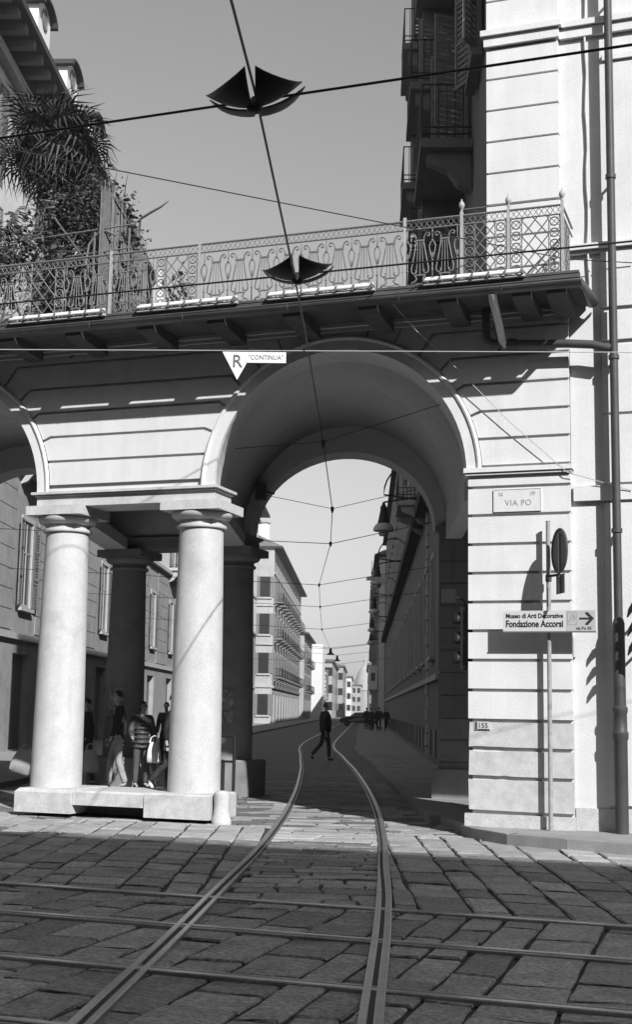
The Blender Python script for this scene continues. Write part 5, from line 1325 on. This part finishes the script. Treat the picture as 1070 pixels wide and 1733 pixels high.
# people under the arcade
zf = .10
POSE_M = dict(WALK); POSE_M.update(kl=(-.09, -.02, .50), al=(-.10, -.16, .10), tl=(-.10, -.02, .035), kr=(.09, .13, .50), ar=(.09, .15, .09), tr=(.10, .31, .04), jaw=(0, .06, 1.57), face=(0, .05, 1.645), crown=(0, .03, 1.71))
person('man in black jacket and pale trousers walking left between the two sunlit columns', (-11.45, 21.75, zf), face_to(-.9, -.45), POSE_M, M_DARK, M_PANT, h=1.80)
POSE_W = dict(er=(.26, .02, 1.14), wr=(.30, .22, 1.03), pr=(.31, .29, 1.0), el=(-.25, .0, 1.13), kl=(-.10, .06, .5), kr=(.10, -.02, .5))
person('woman in quilted jacket holding out a white bag between the two sunlit columns', (-11.22, 22.25, zf), face_to(.75, -.65), POSE_W, M_PUFF, M_PANTD, h=1.60, puffy=True, longhair=True)
carrier('white carrier bag held by the woman in the quilted jacket', (-11.22 + .32, 22.25 - .12, zf + .98), M_BAGW, .26, .38, .4)
person('dark figure with a pale sack half hidden behind the left sunlit column', (-12.35, 22.2, zf), face_to(-.8, -.5), POSE_M, M_DARK, M_DARK2, h=1.66, coat=True)
carrier('pale grey carrier bag hanging low beside the dark figure', (-12.02, 21.75, zf + .82), M_BAGG, .34, .42, .3)
person('person in dark coat hidden behind the left sunlit column', (-13.35, 22.6, 0), face_to(-.9, -.3), POSE_M, M_DARK2, M_DARK, h=1.68, coat=True)
carrier('pale shopping bag showing left of the left sunlit column', (-13.28, 21.6, .88), M_BAGG, .40, .44, .3, .25)
person('person in white sneakers mostly hidden behind the right sunlit column', (-10.42, 21.9, zf), face_to(.9, .3), WALK, M_DARK, M_DARK2, shoe=M_SHOEL, h=1.74)
person('dark haired passer-by seen between the columns, left of a pair', (-16.2, 33.6, 0), face_to(.2, -1), {}, M_DARK2, M_DARK, h=1.74)
person('dark haired passer-by seen between the columns, right of a pair', (-15.7, 33.8, 0), face_to(.2, -1), {}, M_DARK, M_DARK2, h=1.70, longhair=True)
for k, (s, t_, dx) in enumerate(((101, .62, .5), (104.5, .95, -.6), (99.0, 1.20, -.3), (97.5, 1.72, .8), (109, .30, .2))):
    p = S(s, t_, .112); person(['dark pedestrian at the left of the group on the far right pavement', 'pedestrian in the middle of the group on the far right pavement', 'pedestrian right of the middle in the group on the far right pavement', 'pedestrian nearest the wall in the group on the far right pavement', 'pedestrian stepping off the kerb behind the group on the far right pavement'][k],
                             p, face_to(dx, -1 if k % 2 else 1), WALK if k % 2 else {}, M_DARK if k % 2 else M_DARK2, M_DARK2, h=(1.72, 1.62, 1.78, 1.68, 1.75)[k], bulk=.02, coat=bool(k % 2), group='pedestrians on the far right pavement')
# posters on the rear columns
for x, lab in ((-10.37, 'torn bill pasted on the rear column behind the walking people'), (-8.07, 'torn bill pasted on the rear column at the left edge of the passage')):
    kx = K(x, YR + .33) + .10; m = MB(); vs = []
    for z in (1.35, 1.95):
        for k in range(7):
            a = R(-115) + R(50) * k / 6; vs.append((.402 * math.cos(a), .402 * math.sin(a), z))
    m.add(vs, [(k, k + 1, 8 + k, 7 + k) for k in range(6)]); o = m.build('bill', mat('poster', .30, .8, var=.6, scale=9, fine=.4, fscale=30), None, (kx, YR + .33, 0)); s_ = o.modifiers.new('t', 'SOLIDIFY'); s_.thickness = .004; s_.offset = 1
    tag(o, lab, 'poster')
br_ = thing('barrier', 'low dark pipe barrier beside the rear column', 'barrier', (K(-8.6, 22.0), 22.1, .1))
for z in (.55, 1.0): MB().tube([(-.6, 0, z), (.75, 0, z)], .025, 6).build('bar', M_BLACK, br_)
for x in (-.6, .75): MB().tube([(x, 0, 0), (x, 0, 1.0)], .03, 6).build('post', M_BLACK, br_)

# ================================================================== parked car far down the street
car = thing('car', 'dark hatchback crossing the far end of the street', 'car', S(141, -0.4, -.01), SA)
M_CAR = mat('car_paint', .035, .25, spec=.6); M_TYRE = mat('tyre', .02, .9)
side_p = [(-2.05, .32), (-2.05, .72), (-1.92, .84), (-1.1, .95), (-.45, 1.42), (.75, 1.47), (1.55, 1.36), (1.98, .98), (2.05, .75), (2.05, .32)]
N = len(side_p); vs = []
for y, f in ((-.82, 0), (-.86, 1), (.86, 1), (.82, 0)):
    for x, z in side_p: vs.append((x * (1 if f else .97), y * (.80 if z > 1.2 else 1.0), z if f else max(.36, z)))
cb_ = MB().add(vs, [tuple(range(N))[::-1], tuple(range(3 * N, 4 * N))] + [(j * N + k, j * N + (k + 1) % N, (j + 1) * N + (k + 1) % N, (j + 1) * N + k) for j in range(3) for k in range(N)]); cb_.build('body', M_CAR, car)
for s in (-1, 1):
    MB().add([(-.95, s * .868, .98), (.0, s * .868, .98), (.0, s * .74, 1.36), (-.42, s * .74, 1.34)], [(0, 1, 2, 3)] if s < 0 else [(3, 2, 1, 0)]).build('window', M_GLASS, car)
    MB().add([(.07, s * .868, .98), (1.5, s * .868, 1.0), (1.25, s * .74, 1.33), (.07, s * .74, 1.37)], [(0, 1, 2, 3)] if s < 0 else [(3, 2, 1, 0)]).build('window', M_GLASS, car)
    for x in (-1.28, 1.3):
        w_ = bpy.data.objects.new('wheel', None); COL.objects.link(w_); w_.parent = car; w_.location = (x, s * .78, .31); w_.rotation_euler.x = R(90)
        MB().lathe([(.22, -.10), (.30, -.09), (.315, -.05), (.315, .05), (.30, .09), (.22, .10)], 18).build('tyre', M_TYRE, w_); MB().lathe([(.20, -.105), (.05, -.09), (.05, .09), (.20, .105)], 12).build('rim', M_PIPE, w_)
    MB().box(-2.07, -2.0, s * .62 - .15, s * .62 + .15, .62, .74).build('headlight', M_SIGNG, car); MB().box(2.0, 2.07, s * .68 - .10, s * .68 + .10, .75, .95).build('tail_light', M_INKG, car)
# ================================================================== air
hz = MB().box(-1600, 1600, -1600, 1600, -1.2, 30.0).build('haze', None)
hm = bpy.data.materials.new('haze_air'); hm.use_nodes = True; ht = hm.node_tree; ht.nodes.clear()
ho = ht.nodes.new('ShaderNodeOutputMaterial'); hv = ht.nodes.new('ShaderNodeVolumePrincipled')
hv.inputs['Color'].default_value = (1, 1, 1, 1); hv.inputs['Density'].default_value = 0.0008; hv.inputs['Anisotropy'].default_value = 0.0
ht.links.new(hv.outputs[0], ho.inputs['Volume']); hz.data.materials.append(hm)
tag(hz, 'thin pale haze filling the street', kind='stuff')
